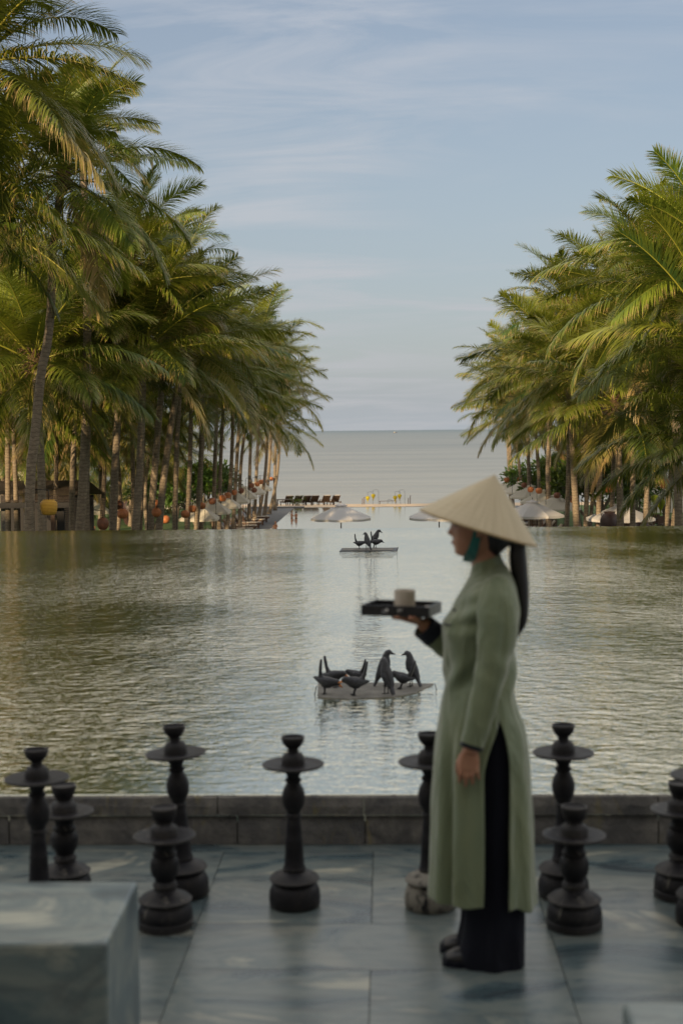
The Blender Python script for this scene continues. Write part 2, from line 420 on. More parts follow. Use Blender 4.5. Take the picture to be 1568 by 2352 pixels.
# world: Nishita sky through thin cirrus, plus an added bright warm band above the view
SUN_EL, SUN_AZ = R(14), R(27)   # azimuth: sun stands behind the camera, 33 degrees to the left
w = bpy.data.worlds.new('World'); scene.world = w; w.use_nodes = True
nt = w.node_tree; nt.nodes.clear()
wo = nt.nodes.new('ShaderNodeOutputWorld'); bg = nt.nodes.new('ShaderNodeBackground')
sky = nt.nodes.new('ShaderNodeTexSky'); sky.sky_type = 'NISHITA'; sky.sun_disc = False
sundir = Vector((-math.sin(SUN_AZ) * math.cos(SUN_EL), -math.cos(SUN_AZ) * math.cos(SUN_EL), math.sin(SUN_EL)))
sky.sun_elevation = SUN_EL; sky.sun_rotation = math.atan2(sundir.x, sundir.y)
sky.altitude = 0; sky.air_density = 1.0; sky.dust_density = 1.2; sky.ozone_density = 1.0
SKYK = 0.084
def wmath(op, a, b=0.0, c=0.0):
    n = nt.nodes.new('ShaderNodeMath'); n.operation = op
    for i, v in enumerate((a, b, c)):
        if isinstance(v, bpy.types.NodeSocket): nt.links.new(v, n.inputs[i])
        else: n.inputs[i].default_value = v
    return n.outputs[0]
def wmix(f, a, b):
    n = nt.nodes.new('ShaderNodeMix'); n.data_type = 'RGBA'
    for i, v in ((0, f), (6, a), (7, b)):
        if isinstance(v, bpy.types.NodeSocket): nt.links.new(v, n.inputs[i])
        elif hasattr(v, '__len__'): n.inputs[i].default_value = (*v, 1)
        else: n.inputs[i].default_value = v
    return n.outputs[2]
def wramp(f, stops):
    n = nt.nodes.new('ShaderNodeValToRGB'); nt.links.new(f, n.inputs['Fac']); cr = n.color_ramp
    while len(cr.elements) > 1: cr.elements.remove(cr.elements[-1])
    for i, (p, c) in enumerate(stops):
        e = cr.elements[0] if i == 0 else cr.elements.new(p); e.position = p; e.color = (c, c, c, 1) if not hasattr(c, '__len__') else (*c, 1)
    return n.outputs['Color']
tc = nt.nodes.new('ShaderNodeTexCoord')
sp = nt.nodes.new('ShaderNodeSeparateXYZ'); nt.links.new(tc.outputs['Generated'], sp.inputs[0])
# clouds live on a plane high above the ground: project the view direction onto it
zc = wmath('MAXIMUM', sp.outputs[2], 0.0)
den = wmath('ADD', zc, 0.12)
cx = wmath('DIVIDE', sp.outputs[0], den); cy = wmath('DIVIDE', sp.outputs[1], den)
cb = nt.nodes.new('ShaderNodeCombineXYZ'); nt.links.new(cx, cb.inputs[0]); nt.links.new(cy, cb.inputs[1])
def wnoise(scale, s, rot, det, dist, rough=.6, loc=(0, 0, 0)):
    mp = nt.nodes.new('ShaderNodeMapping'); mp.inputs['Scale'].default_value = s; mp.inputs['Rotation'].default_value = (0, 0, rot); mp.inputs['Location'].default_value = loc
    nt.links.new(cb.outputs[0], mp.inputs['Vector'])
    n = nt.nodes.new('ShaderNodeTexNoise'); nt.links.new(mp.outputs[0], n.inputs['Vector'])
    n.inputs['Scale'].default_value = scale; n.inputs['Detail'].default_value = det; n.inputs['Roughness'].default_value = rough; n.inputs['Distortion'].default_value = dist
    return n.outputs['Fac']
c1 = wnoise(.9, (1.0, .8, 1), R(20), 4, .4, .5, (3.1, 1.2, 0))
c2 = wnoise(1.5, (.8, 1.8, 1), R(28), 8, .7, .62, (.4, 2.2, 0))
cirr = wmath('MULTIPLY', wramp(c1, [(.32, 0.0), (.58, 1.0)]), wramp(c2, [(.42, .0), (.62, 1.0)]))
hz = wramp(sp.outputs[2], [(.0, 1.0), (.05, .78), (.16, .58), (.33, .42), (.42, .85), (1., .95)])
hcol = wramp(sp.outputs[2], [(.0, (.315, .34, .365)), (.10, (.305, .335, .39)), (.33, (.30, .325, .40)), (.40, (1.1, 1.0, .84)), (.62, (1.05, .98, .86)), (.8, (.72, .72, .72)), (1.0, (.62, .63, .67))])  # upper stops: unseen bright band added to lift the terrace and warm the water
skn = nt.nodes.new('ShaderNodeVectorMath'); skn.operation = 'SCALE'; nt.links.new(sky.outputs[0], skn.inputs[0]); skn.inputs['Scale'].default_value = SKYK
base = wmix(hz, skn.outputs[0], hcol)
ccol = wramp(sp.outputs[2], [(.0, (.37, .375, .39)), (.15, (.41, .425, .455)), (.33, (.41, .435, .485)), (.45, (1.0, .9, .75)), (.8, (.7, .7, .7))])  # cloud colour follows the added overhead glow above the view
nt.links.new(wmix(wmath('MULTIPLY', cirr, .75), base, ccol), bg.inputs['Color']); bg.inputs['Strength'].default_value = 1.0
nt.links.new(bg.outputs[0], wo.inputs['Surface'])

sl = bpy.data.lights.new('sun', 'SUN'); sl.energy = 5.0; sl.angle = R(.6); sl.color = (1.0, .755, .44)
so = bpy.data.objects.new('sun', sl); COL.objects.link(so); so.location = (-30, -40, 40)
so.rotation_euler = (-sundir).to_track_quat('-Z', 'Y').to_euler()

def struct(name, mb, m, **kw):
    o = mb.build(name, m, **kw); o['kind'] = 'structure'; return o

# lower garden, decks, sand, sea -----------------------------------
struct('ground', MB().add([(-400, 24.2, GZ), (400, 24.2, GZ), (400, 111, GZ), (-400, 111, GZ)], [(0, 1, 2, 3)]), M['lawn'])
# beach: slopes gently into the sea
rows = [(110.9, GZ + .004), (114, GZ - .05), (122, GZ - .35), (134, GZ - .95), (150, GZ - 2.2)]
bm_ = MB(); xs = [-400 + i * 20 for i in range(41)]
vs = [(x, y, z + (rnd.uniform(-.06, .06) if 0 < i < 4 else 0)) for i, (y, z) in enumerate(rows) for x in xs]
fs = [(i*41+j, i*41+j+1, (i+1)*41+j+1, (i+1)*41+j) for i in range(4) for j in range(40)]
struct('sand_beach', bm_.add(vs, fs), M['sand'], smooth=True)
struct('sea', MB().add([(-14000, 126, -5.0), (14000, 126, -5.0), (14000, 16000, -5.0), (-14000, 16000, -5.0)], [(0, 1, 2, 3)]), M['sea'])
# lower pool (mirror-flat, X -6.9..6.9) with its paved surround
d = MB()
d.box((-10.6, 26, GZ - .3), (-6.95, 110.5, GZ + .02)); d.box((6.95, 26, GZ - .3), (10.6, 110.5, GZ + .02))
struct('pool_paving', d, M['deck'])
struct('lower_pool_water', MB().box((-6.93, 66, GZ - .3), (6.93, 109.6, GZ + .035)), M['pool2'])
struct('pool_far_step', MB().box((-10.6, 109.65, GZ - .3), (-6.2, 110.8, GZ + .1)).box((-6.1, 109.65, GZ - .3), (6.93, 110.3, GZ + .03)), M['deck'])

# terrace floor ----------------------------------------------------
fl = MB(); g = .0016
def slab(x0, x1, y0, y1): fl.box((x0 + g, y0 + g, -.03), (x1 - g, y1 - g, 0), rnd.random())
YW = 6.28
slab(-11.0, 11.0, 6.19, YW + .1)
tiles = [(-.72, -.06, 5.27, 6.19), (-.06, .60, 5.27, 6.19), (-.72, .60, 4.81, 5.27), (-.72, -.06, 3.9, 4.81), (-.06, .60, 3.9, 4.81), (-.72, -.06, 2.6, 3.9), (-.06, .60, 2.6, 3.9),
         (.60, 1.5, 5.66, 6.19), (1.5, 2.4, 5.66, 6.19), (.60, 1.26, 4.3, 5.66), (1.26, 1.92, 4.5, 5.66), (1.92, 3.0, 4.3, 5.66), (.60, 1.26, 2.9, 4.3), (1.26, 1.92, 3.1, 4.5), (1.92, 3.0, 2.9, 4.3), (2.4, 3.0, 5.66, 6.19),
         (-1.4, -.72, 5.2, 6.19), (-2.2, -1.4, 5.5, 6.19), (-3.0, -2.2, 5.2, 6.19), (-1.4, -.72, 4.0, 5.2), (-2.2, -1.4, 4.4, 5.5), (-3.0, -2.2, 4.0, 5.2), (-1.4, -.72, 2.6, 4.0), (-2.2, -1.4, 2.9, 4.4), (-3, -2.2, 2.6, 4.0)]
for q in tiles: slab(*q)
for sx in (-1, 1):
    for k in range(8):
        for j in range(4):
            a, b = sorted((sx * (3.0 + k), sx * (4.0 + k))); slab(a, b, 1.5 + j * 1.17, 2.67 + j * 1.17)
for (x0, x1, y0, y1) in [(-3, -1.4, -3, 2.6), (-1.4, .6, -3, 2.6), (.6, 3.0, -3, 2.9)]: slab(x0, x1, y0, y1)
struct('terrace_floor', fl, M['marble'], attname='tile')
struct('terrace_base', MB().box((-12, -7, -.5), (12, 6.5, -.034)), M['grout'])

# low wall along the pool: coping blocks over a base course
wl = thing('pool_wall', 'low dark rough stone wall holding back the upper pool behind the candle stands', 'wall', (0, YW, 0))
def course(name, joints, z0, z1, dy):
    m = MB(); xs = [-12, -9, -6.5] + joints + [6.2, 8.9, 12]
    for a, b in zip(xs, xs[1:]):
        # slightly uneven front face
        n = max(2, int((b - a) / .12)); rings = []
        for i in range(n + 1):
            x = lerp(a + .003, b - .003, i / n); e = rnd.uniform(-.0035, .0035); e2 = rnd.uniform(-.002, .002)
            rings.append([Vector((x, YW + dy + e, z0 + .002)), Vector((x, YW + dy - .002 + e, lerp(z0, z1, .5))), Vector((x, YW + dy + e * .5 + .004, z1 + e2 - .004)), Vector((x, YW + dy + .02, z1)), Vector((x, YW + .4, z1)), Vector((x, YW + .4, z0 + .002))])
        m.loft(rings, att=rnd.random())
    return m.build(name, M['rough'], wl, origin=(0, YW, 0), attname='tile')
course('coping', [P(x, 1858, YW).x for x in (-420, 500, 835, 1510, 1840)], .137, .222, 0)
course('base_course', [P(x, 1920, YW).x for x in (-300, 20, 545, 838, 1185, 1512, 1900)], 0, .135, .012)
MB().box((-11.9, YW + .05, .003), (11.9, YW + .39, .134)).box((-11.9, YW + .05, .1375), (11.9, YW + .39, .2195)).build('core', M['grout'], wl, origin=(0, YW, 0))
# upper pool: body of masonry and its water sheet spilling flush over the wall
sx_ = 30
struct('upper_pool_water', MB().box((-sx_, YW + .018, .10), (sx_, 23.6, WZ)), M['pool'], bevel=.008)
struct('pool_edge', MB().box((-sx_, 23.61, GZ - .3), (sx_, 23.9, WZ - .03)), M['rough'], attname='tile')

# hotel behind the photographer: its tall front casts the shade on the terrace
hb = thing('hotel_building', 'pale hotel wing standing behind the terrace', 'building', (0, -7, 0))
hw = MB().box((-70, -20, 0), (22, -7, 13.4)); hw.build('wall', M['plaster'], hb, origin=(0, -7, 0))
hr = MB().add([(-72, -5.6, 13.4), (24, -5.6, 13.4), (24, -21, 13.4), (-72, -21, 13.4), (-66, -13, 18.0), (18, -13, 18.0)], [(0, 1, 5, 4), (2, 3, 4, 5), (1, 2, 5), (3, 0, 4), (3, 2, 1, 0)])
hr.build('roof', M['roofwood'], hb, origin=(0, -7, 0))
for i in range(14):
    for k in range(3):
        x = -66 + i * 6.2
        wf = MB().box((x, -7.0, 1.2 + k * 4.2), (x + 2.4, -6.93, 3.6 + k * 4.2)).build('window', M['wood'], hb, origin=(0, -7, 0))

# ============================================================ PALMS
def frond(rg, L, el, az, curl, nl, lmax, wid, droop, tint, dry, twist=0.0, seg=4, sweep=0.0):
    """one pinnate leaf: returns verts, faces, tint, dry (numpy)"""
    n = 22
    s = np.linspace(0, 1, n)
    ang = el - curl * (s ** 1.35) - .25 * rg.standard_normal() * s * .4
    azs = az + sweep * s ** 1.6
    dirs = np.stack([np.cos(ang) * np.cos(azs), np.cos(ang) * np.sin(azs), np.sin(ang)], 1)
    pts = np.vstack([[0, 0, 0], np.cumsum(dirs[:-1] * L / (n - 1), 0)])
    V = []; Fc = []; T = []; D = []; cnt = 0
    # rachis: three-sided tapering rod
    up = np.array([0, 0, 1.0])
    lat = np.cross(dirs, up); lat /= np.linalg.norm(lat, axis=1)[:, None] + 1e-9
    nrm = np.cross(lat, dirs)
    if twist:
        tw = twist * s; c, q = np.cos(tw)[:, None], np.sin(tw)[:, None]
        lat, nrm = lat * c + nrm * q, nrm * c - lat * q
    rr = .030 * (1 - s) ** .8 + .006
    rv = np.concatenate([pts + lat * rr[:, None], pts - lat * rr[:, None], pts - nrm * rr[:, None] * 1.2, ], 0)
    V.append(rv)
    i = np.arange(n - 1)
    for a, b in ((0, 1), (1, 2), (2, 0)):
        Fc.append(np.stack([a*n+i, a*n+i+1, b*n+i+1, b*n+i], 1)); T.append(np.full(n-1, 1.0)); D.append(np.full(n-1, dry * .8 + .15))
    cnt += 3 * n
    # leaflets
    ls = np.linspace(.13, .995, nl)
    for side in (-1, 1):
        t = np.clip(ls + rg.uniform(-.3, .3, nl) / nl, .1, .999)
        keep = rg.random(nl) > .04 + .16 * dry
        t = t[keep]; m = len(t)
        x = t * (n - 1); k = np.minimum(x.astype(int), n - 2); fr = (x - k)[:, None]
        base = pts[k] * (1 - fr) + pts[k+1] * fr
        dd = dirs[k] * (1 - fr) + dirs[k+1] * fr; ll = lat[k]; nn = nrm[k]
        open_ = (1.36 - .82 * t)[:, None]                # leaflets close up towards the tip
        length = lmax * np.clip(np.sin(np.pi * np.clip(t * .80 + .16, 0, 1)) ** .6, .25, 1) * rg.uniform(.82, 1.08, m)
        di = dd * np.cos(open_) + side * ll * np.sin(open_) + nn * (.16 + .1 * rg.standard_normal(m))[:, None]
        di += rg.standard_normal((m, 3)) * .07
        di /= np.linalg.norm(di, axis=1)[:, None]
        w0 = wid * rg.uniform(.8, 1.15, m)
        p = base.copy(); rows = []
        gdr = droop * rg.uniform(.75, 1.3, m)
        for q in range(seg + 1):
            u = q / seg
            wv = np.cross(di, up * .75 + nn * .6 + side * ll * .25); wv /= np.linalg.norm(wv, axis=1)[:, None] + 1e-9
            wq = w0 * (.55 + .45 * min(1, u * 5)) * (1 - u ** 2.2) + .0025
            rows.append((p + wv * wq[:, None] / 2, p - wv * wq[:, None] / 2))
            p = p + di * (length / seg)[:, None]
            di = di + np.array([0, 0, -1.0]) * (gdr * (.65 + .7 * u))[:, None] * (4 / seg) * .5
            di /= np.linalg.norm(di, axis=1)[:, None]
        arr = np.stack([r for pr in rows for r in pr], 1)      # m, 2(seg+1), 3
        V.append(arr.reshape(-1, 3))
        st = cnt + np.arange(m) * 2 * (seg + 1)
        tl = tint + rg.uniform(-.12, .12, m)
        tipdry = rg.random(m)
        for q in range(seg):
            Fc.append(np.stack([st + 2*q, st + 2*q + 1, st + 2*q + 3, st + 2*q + 2], 1))
            T.append(np.clip(tl + .08 * q, 0, 1))
            D.append(np.clip(dry + (q == seg - 1) * (tipdry > .55) * .75 + (q == seg - 2) * (tipdry > .85) * .4, 0, 1))
        cnt += m * 2 * (seg + 1)
    return np.vstack(V), np.vstack(Fc), np.concatenate(T), np.concatenate(D)

def crown_mesh(seed, nf=25, L=4.3, nl=58, wid=.052, lmax=.95, wind=0.0, old=.5, specs=None, seg=4, low=-38, wide=1.0):
    rg = np.random.default_rng(seed)
    Vs = []; Fs = []; Ts = []; Ds = []; c = 0
    az0 = rg.uniform(0, 6.28)
    L0 = []
    for i in range(nf):
        age = (i + .5) / nf
        az = az0 + i * 2.39996 + rg.uniform(-.2, .2)
        el = R(86 - (86 - low) * age ** 1.15 + rg.uniform(-8, 8))
        curl = R(rg.uniform(34, 78)) * (1.05 - .3 * age) * wide
        dry = 0.0
        if age > .93: dry = rg.uniform(.2, .9) * old
        tint = np.clip(rg.normal(.36, .17) - .12 * (age - .5), 0, 1)
        ln = L * (.72 + .32 * min(1, age * 3.5)) * rg.uniform(.9, 1.08)
        L0.append((ln, el, az, curl, dry, tint, age))
    if specs:
        for (ln, el, az, curl) in specs: L0.append((ln, R(el), R(az), R(curl), 0.0, .5, .5))
    for (ln, el, az, curl, dry, tint, age) in L0:
        # wind from the sea side pushes fronds sideways
        v, f, t, d = frond(rg, ln, el, az, curl, nl, lmax * (.8 + .2 * min(1, age * 4)), wid, .16 + .75 * age, tint, dry, rg.uniform(-.9, .9), seg, wind * math.sin(az) * .0 + rg.uniform(-.35, .35))
        off = np.array([math.cos(az), math.sin(az), 0]) * .10 + np.array([0, 0, .25 - .5 * age])
        Vs.append(v + off); Fs.append(f + c); Ts.append(t); Ds.append(d); c += len(v)
    V = np.vstack(Vs); Fc = np.vstack(Fs); T = np.concatenate(Ts); D = np.concatenate(Ds)
    me = bpy.data.meshes.new('crown')
    me.vertices.add(len(V)); me.vertices.foreach_set('co', V.astype(np.float32).ravel())
    me.loops.add(len(Fc) * 4); me.loops.foreach_set('vertex_index', Fc.astype(np.int32).ravel())
    me.polygons.add(len(Fc)); me.polygons.foreach_set('loop_start', (np.arange(len(Fc)) * 4).astype(np.int32))
    me.polygons.foreach_set('loop_total', np.full(len(Fc), 4, np.int32)) if bpy.app.version < (4, 0) else None
    me.update(calc_edges=True); me.validate()
    for nme, arr in (('tint', T), ('dry', D)):
        at = me.attributes.new(nme, 'FLOAT', 'FACE')
        if len(me.polygons) == len(arr): at.data.foreach_set('value', arr.astype(np.float32))
    me.materials.append(M['frond'])
    return me
CROWNS = [crown_mesh(11 + k, nf=27 + k % 3 * 2, L=4.0 + .15 * (k % 3), nl=84, wid=.042, lmax=1.15, old=(.3, 1, .6)[k % 3], low=(-30, -40, -22)[k % 3]) for k in range(5)]
def fibre_mesh(seed):
    rg = random.Random(seed); m = MB()
    m.lathe([(.10, -.55), (.17, -.4), (.22, -.15), (.24, .1), (.16, .35), (.06, .5)], 12)
    for i in range(26):            # old leaf stubs and dry flower stalks
        a = rg.uniform(0, 6.28); z = rg.uniform(-.45, .3); l = rg.uniform(.25, .75)
        p = Vector((.17 * math.cos(a), .17 * math.sin(a), z)); q = p + Vector((math.cos(a) * l * .7, math.sin(a) * l * .7, rg.uniform(-.7, .3) * l))
        m.tube([p, (p + q) / 2 + Vector((0, 0, .06)), q], [.035, .022, .008], 5)
    return m
fib = fibre_mesh(3).build('leaf_base', M['fibre']); FIB = fib.data; bpy.data.objects.remove(fib)
palms = []
def palm(hub, base, label, group, crown=None, scale=1.0, rz=None, path=None, rad=.15, cm=None):
    t = thing('coconut_palm', label, 'palm tree', base, 0, group)
    b = Vector(base); h = Vector(hub)
    if path: pts = [b] + [Vector(p) for p in path] + [h]
    else:
        bow = Vector((rnd.uniform(-.3, .3), rnd.uniform(-.3, .3), 0)); pts = []
        for i in range(9):
            u = i / 8; pts.append(b.lerp(h, u) + bow * math.sin(math.pi * u) + Vector((0, 0, 0)))
    # refine along a Catmull-Rom curve
    fine = []
    for i in range(len(pts) - 1):
        p0, p1, p2, p3 = pts[max(i-1, 0)], pts[i], pts[i+1], pts[min(i+2, len(pts)-1)]
        for k in range(5):
            u = k / 5; fine.append(.5 * ((2*p1) + (p2-p0)*u + (2*p0-5*p1+4*p2-p3)*u*u + (3*p1-p0-3*p2+p3)*u**3))
    fine.append(h)
    n = len(fine); rr = []
    for i in range(n):
        u = i / (n - 1); rr.append(rad * (1.0 + .55 * max(0, 1 - u * 9) - .32 * u) * rnd.uniform(.97, 1.03))
    m = MB().tube([p - b for p in fine], rr, 12)
    m.build('trunk', M['trunk'], t, smooth=True)
    c = bpy.data.objects.new('crown', cm or CROWNS[crown if crown is not None else rnd.randrange(len(CROWNS))]); COL.objects.link(c); c.parent = t
    c.location = h - b; c.rotation_euler = (rnd.uniform(-.08, .08), rnd.uniform(-.08, .08), rz if rz is not None else rnd.uniform(0, 6.28)); c.scale = (scale,) * 3
    f = bpy.data.objects.new('leaf_base', FIB); COL.objects.link(f); f.parent = t; f.location = h - b; f.scale = (scale * .9,) * 3; f.rotation_euler = (0, 0, rnd.uniform(0, 6.28))
    palms.append(t); return t
GL, GR = 'coconut palms lining the left side of the pool', 'coconut palms lining the right side of the pool'
def pl(hx, hy, D, bx, label, right=False, **kw):
    hub = P(hx, hy, D); bb = P(bx, 1200, D + rnd.uniform(-.3, .3)); bb.z = GZ
    return palm(hub, bb, label, GR if right else GL, **kw)

big1 = crown_mesh(101, nf=30, L=4.1, nl=124, wid=.038, lmax=1.15, old=1, low=-52, seg=5)
big2 = crown_mesh(102, nf=30, L=4.2, nl=124, wid=.038, lmax=1.15, old=.6, low=-40, seg=5)
big3 = crown_mesh(103, nf=29, L=4.0, nl=120, wid=.038, lmax=1.1, old=.3, low=-34, seg=5)
# left side, near to far
pA = [P(x, y, 36) for x, y in ((70, 1120), (80, 1010), (95, 860), (109, 790), (118, 700), (121, 590), (134, 480))]
pl(146, 404, 36, 55, 'tall palm with a curving trunk rising at the left corner to a sunlit crown', path=pA, rad=.135, cm=big1, rz=5.6, scale=.86)
pl(-50, 135, 29, -90, 'coconut palm standing just outside the left edge, its fronds arching in at the top', cm=big2, rz=1.0, rad=.16, scale=.85)
pl(-75, 470, 33, -120, 'palm beyond the left edge whose drooping fronds hang over the middle left border', cm=big3, rz=2.0)
pl(188, 292, 44, 163, 'very tall palm behind the curving one, small fronds showing against the sky above it', cm=big3, rad=.16, rz=0.2, scale=.62)
pl(80, 825, 42, 88, 'short shaded palm whose brown hub shows left behind the curving trunk', cm=big3, scale=.98, rz=.9)
pl(224, 714, 47, 200, 'middle height palm with a thick dark trunk, second from the curving palm', cm=big2, rz=3.9)
pl(300, 590, 48, 252, 'tall palm right of the curving one with long fronds reaching to the right', cm=big1, rz=2.4, scale=.85)
pl(395, 645, 54, 332, 'palm with a lone frond standing out to the right over the sky', crown=1, rz=.3, scale=.8)
pl(330, 800, 47, 290, 'low shaded palm of the left row in front of the amber trunks', crown=2)
pl(428, 790, 52, 354, 'low palm with long dark fronds at the middle of the left row', crown=0)
FL = 'slender coconut palm in the left row towards the sea, trunk side lit by the sun'
for (hx, hy, D, bx, sc) in [(425, 740, 56, 400, .82), (440, 900, 58, 422, .8), (465, 810, 61, 442, .85), (480, 890, 65, 466, .8), (505, 830, 69, 490, .85), (515, 900, 71, 502, .85),
        (535, 850, 74, 517, .85), (552, 925, 77, 533, .85), (570, 940, 82, 552, .8), (594, 780, 88, 572, .98), (600, 865, 90, 584, .9), (612, 930, 93, 592, .85),
        (622, 835, 98, 607, .95), (640, 975, 102, 618, .85), (648, 900, 107, 632, .95)]:
    pl(hx, hy, D, bx, FL, scale=sc, rad=.118)
BL = 'coconut palm in the shaded thicket behind the front row on the left'
for (hx, hy, D, bx, sc) in [(20, 640, 56, 18, 1), (130, 950, 58, 120, .85), (240, 925, 62, 225, .85), (0, 880, 50, -20, .9), (335, 925, 66, 318, .85), (180, 790, 66, 180, 1), (250, 640, 68, 240, 1), (360, 730, 72, 345, 1), (90, 700, 70, 60, 1.1), (-60, 760, 46, -80, 1), (180, 870, 51, 165, .9), (300, 915, 62, 305, .85), (30, 945, 56, 40, .85), (265, 1010, 70, 262, .7), (345, 1030, 76, 342, .7), (120, 1030, 66, 118, .75), (185, 1035, 80, 187, .75), (405, 1020, 84, 402, .75), (5, 1030, 62, 0, .75), (300, 1060, 90, 300, .8), (60, 1060, 84, 66, .85), (235, 1075, 96, 232, .9), (370, 1085, 98, 372, .85), (150, 1080, 94, 150, .9)]:
    pl(hx, hy, D, bx, BL, scale=sc, rad=.12)
# right side
pR = [P(x, y, 45) for x, y in ((1556, 1130), (1553, 1006), (1546, 900), (1541, 840), (1530, 740))]
pl(1521, 660, 45, 1562, 'tall coconut palm near the right edge with a dark slanting trunk under golden fronds', True, path=pR, rad=.14, cm=big1, rz=2.2)
pl(1640, 575, 39, 1680, 'highest palm at the right edge, its crown cut by the border of the view', True, scale=.8, cm=big1, rz=.6)
pl(1640, 780, 38, 1650, 'palm just outside the right edge with dark fronds hanging into view', True, cm=big3, rz=2.6)
pl(1650, 1010, 36, 1675, 'low palm at the right edge whose shaded fronds hang almost to the water', True, cm=big3, rz=4.4, scale=.85)
pl(1301, 850, 58, 1328, 'golden green palm with a brown fibrous hub in the middle of the right group', True, cm=big3, rz=1.2)
pl(1414, 925, 52, 1423, 'lower palm with a straight slim trunk rising behind the big dark jar', True, cm=big2, rz=5.3)
FR = 'slender coconut palm in the right row towards the sea'
for (hx, hy, D, bx, sc) in [(1305, 700, 66, 1298, .88), (1378, 775, 60, 1365, .86), (1462, 800, 54, 1455, .9), (1250, 790, 74, 1256, .86), (1275, 880, 72, 1267, .84), (1210, 855, 82, 1218, .84), (1168, 850, 92, 1206, .88), (1158, 905, 98, 1178, .9),
        (1162, 960, 103, 1172, .8), (1200, 930, 84, 1231, .95), (1340, 920, 64, 1340, .8), (1225, 950, 78, 1240, .75)]:
    pl(hx, hy, D, bx, FR, True, scale=sc, rad=.118)
BR = 'coconut palm in the thicket behind the front row on the right'
for (hx, hy, D, bx, sc) in [(1415, 690, 66, 1400, 1.05), (1500, 940, 58, 1480, .95), (1380, 950, 70, 1378, .8), (1450, 960, 76, 1455, .8), (1560, 900, 62, 1537, 1), (1330, 860, 80, 1330, 1), (1560, 760, 60, 1518, 1), (1480, 720, 62, 1503, 1), (1590, 620, 58, 1590, 1), (1430, 860, 80, 1440, 1), (1620, 900, 64, 1600, 1), (1350, 1040, 84, 1352, .75), (1440, 1050, 90, 1442, .8), (1530, 1040, 84, 1530, .8), (1300, 1050, 100, 1302, .8)]:
    pl(hx, hy, D, bx, BR, True, scale=sc, rad=.12)

# ============================================================ CANDLE STANDS
def stand_parts(t, tall, m, s=1.0, square=False):
    if tall:
        base = [(.092, 0), (.099, .008), (.101, .035), (.099, .060), (.090, .082), (.078, .092), (.079, .098), (.096, .103), (.099, .108), (.090, .120), (.062, .134), (.044, .141)]
        shaft = [(.043, .142), (.045, .150), (.040, .160), (.037, .20), (.034, .255), (.0345, .258), (.0345, .264), (.033, .268), (.030, .31), (.0295, .316), (.0295, .322), (.028, .327), (.0265, .352), (.031, .356), (.031, .362), (.027, .368), (.030, .380),
                 (.041, .398), (.0455, .42), (.0455, .440), (.040, .462), (.029, .482), (.026, .488), (.033, .496), (.033, .500), (.025, .508), (.025, .514), (.033, .530), (.043, .549)]
        plate = [(.043, .549), (.085, .550), (.116, .5535), (.121, .558), (.121, .563), (.117, .565), (.10, .561), (.070, .559), (.044, .560)]
        collar = [(.045, .560), (.046, .575), (.043, .592), (.034, .604), (.022, .608), (.021, .622)]
        cup = [(.021, .622), (.030, .630), (.041, .645), (.0455, .662), (.046, .670), (.040, .670), (.037, .662), (.012, .655)]
    else:
        base = [(.098, 0), (.104, .006), (.104, .028), (.100, .032), (.103, .037), (.102, .062), (.096, .080), (.088, .088), (.086, .094), (.098, .100), (.101, .107), (.086, .120), (.060, .132), (.043, .142), (.040, .150)]
        shaft = [(.040, .150), (.047, .158), (.044, .168), (.036, .176), (.040, .188), (.051, .205), (.054, .225), (.054, .245), (.048, .262), (.040, .270), (.045, .276), (.046, .284), (.038, .292), (.036, .305), (.043, .318), (.046, .330), (.048, .337)]
        plate = [(.048, .337), (.09, .338), (.113, .341), (.118, .346), (.117, .351), (.112, .352), (.085, .348), (.048, .348)]
        collar = [(.051, .348), (.051, .372), (.047, .382), (.037, .389), (.032, .394), (.032, .402)]
        cup = [(.032, .402), (.038, .410), (.045, .425), (.049, .446), (.049, .456), (.043, .457), (.038, .450), (.012, .446)]
    for nme, pr in (('base', base), ('shaft', shaft), ('drip_plate', plate), ('collar', collar), ('cup', cup)):
        MB().lathe([(r * s, z) for r, z in pr], 40).build(nme, m[nme] if isinstance(m, dict) else m, t, angle=38)
SG = 'turned stone candle stands along the terrace edge'
def stand(x, ytop, ybot, tall, label, m, H=None, lean=(0, 0), sq=False):
    H = H or (.67 if tall else .457)
    Y = F * 1.86 / (ybot - 987.0)
    p = G(x, ybot, 0)
    t = thing('candle_stand', label, 'candle stand', (p.x, p.y, 0), rnd.uniform(0, 6), SG)
    stand_parts(t, tall, m)
    # match the height seen
    t.scale = (1, 1, H / (.67 if tall else .457)); t.rotation_euler = (lean[0], lean[1], 0)
    return t
stand(677, 1692, 2079, True, 'tall dark turned stone candle stand standing alone left of the woman', M['stick'])
stand(424, 1665, 2055, True, 'tall candle stand leaning slightly left, rising behind the short carved one by the marble block', M['stick'], H=.69, lean=(0, -.045))
stand(93, 1704, 2125, True, 'leftmost tall candle stand, its foot hidden behind the marble block', M['stick'], H=.675)
stand(152, 1792, 2060, False, 'short thick candle stand between the leftmost tall one and the coping, foot behind the block', M['stick_s'])
stand(381, 1847, 2128, False, 'short squat dark candle stand just right of the marble block', M['stick_s'])
stand(988, 1672, 2083, True, 'candle stand with a chipped pale foot, half hidden behind the green dress', {'base': M['stick_w'], 'shaft': M['stick'], 'drip_plate': M['stick'], 'collar': M['stick'], 'cup': M['stick']}, H=.685)
stand(1293, 1657, 2058, True, 'tall candle stand right of the woman with a round cup above the water', M['stick'], H=.69)
stand(1318, 1843, 2128, False, 'short candle stand with polished edges, right of the green dress', M['stick_s'])
stand(1561, 1790, 2058, False, 'short candle stand cut by the right edge, behind the tall one', M['stick_s'])
stand(1612, 1700, 2120, True, 'tall candle stand mostly outside the right edge, rim of its plate showing', M['stick'])

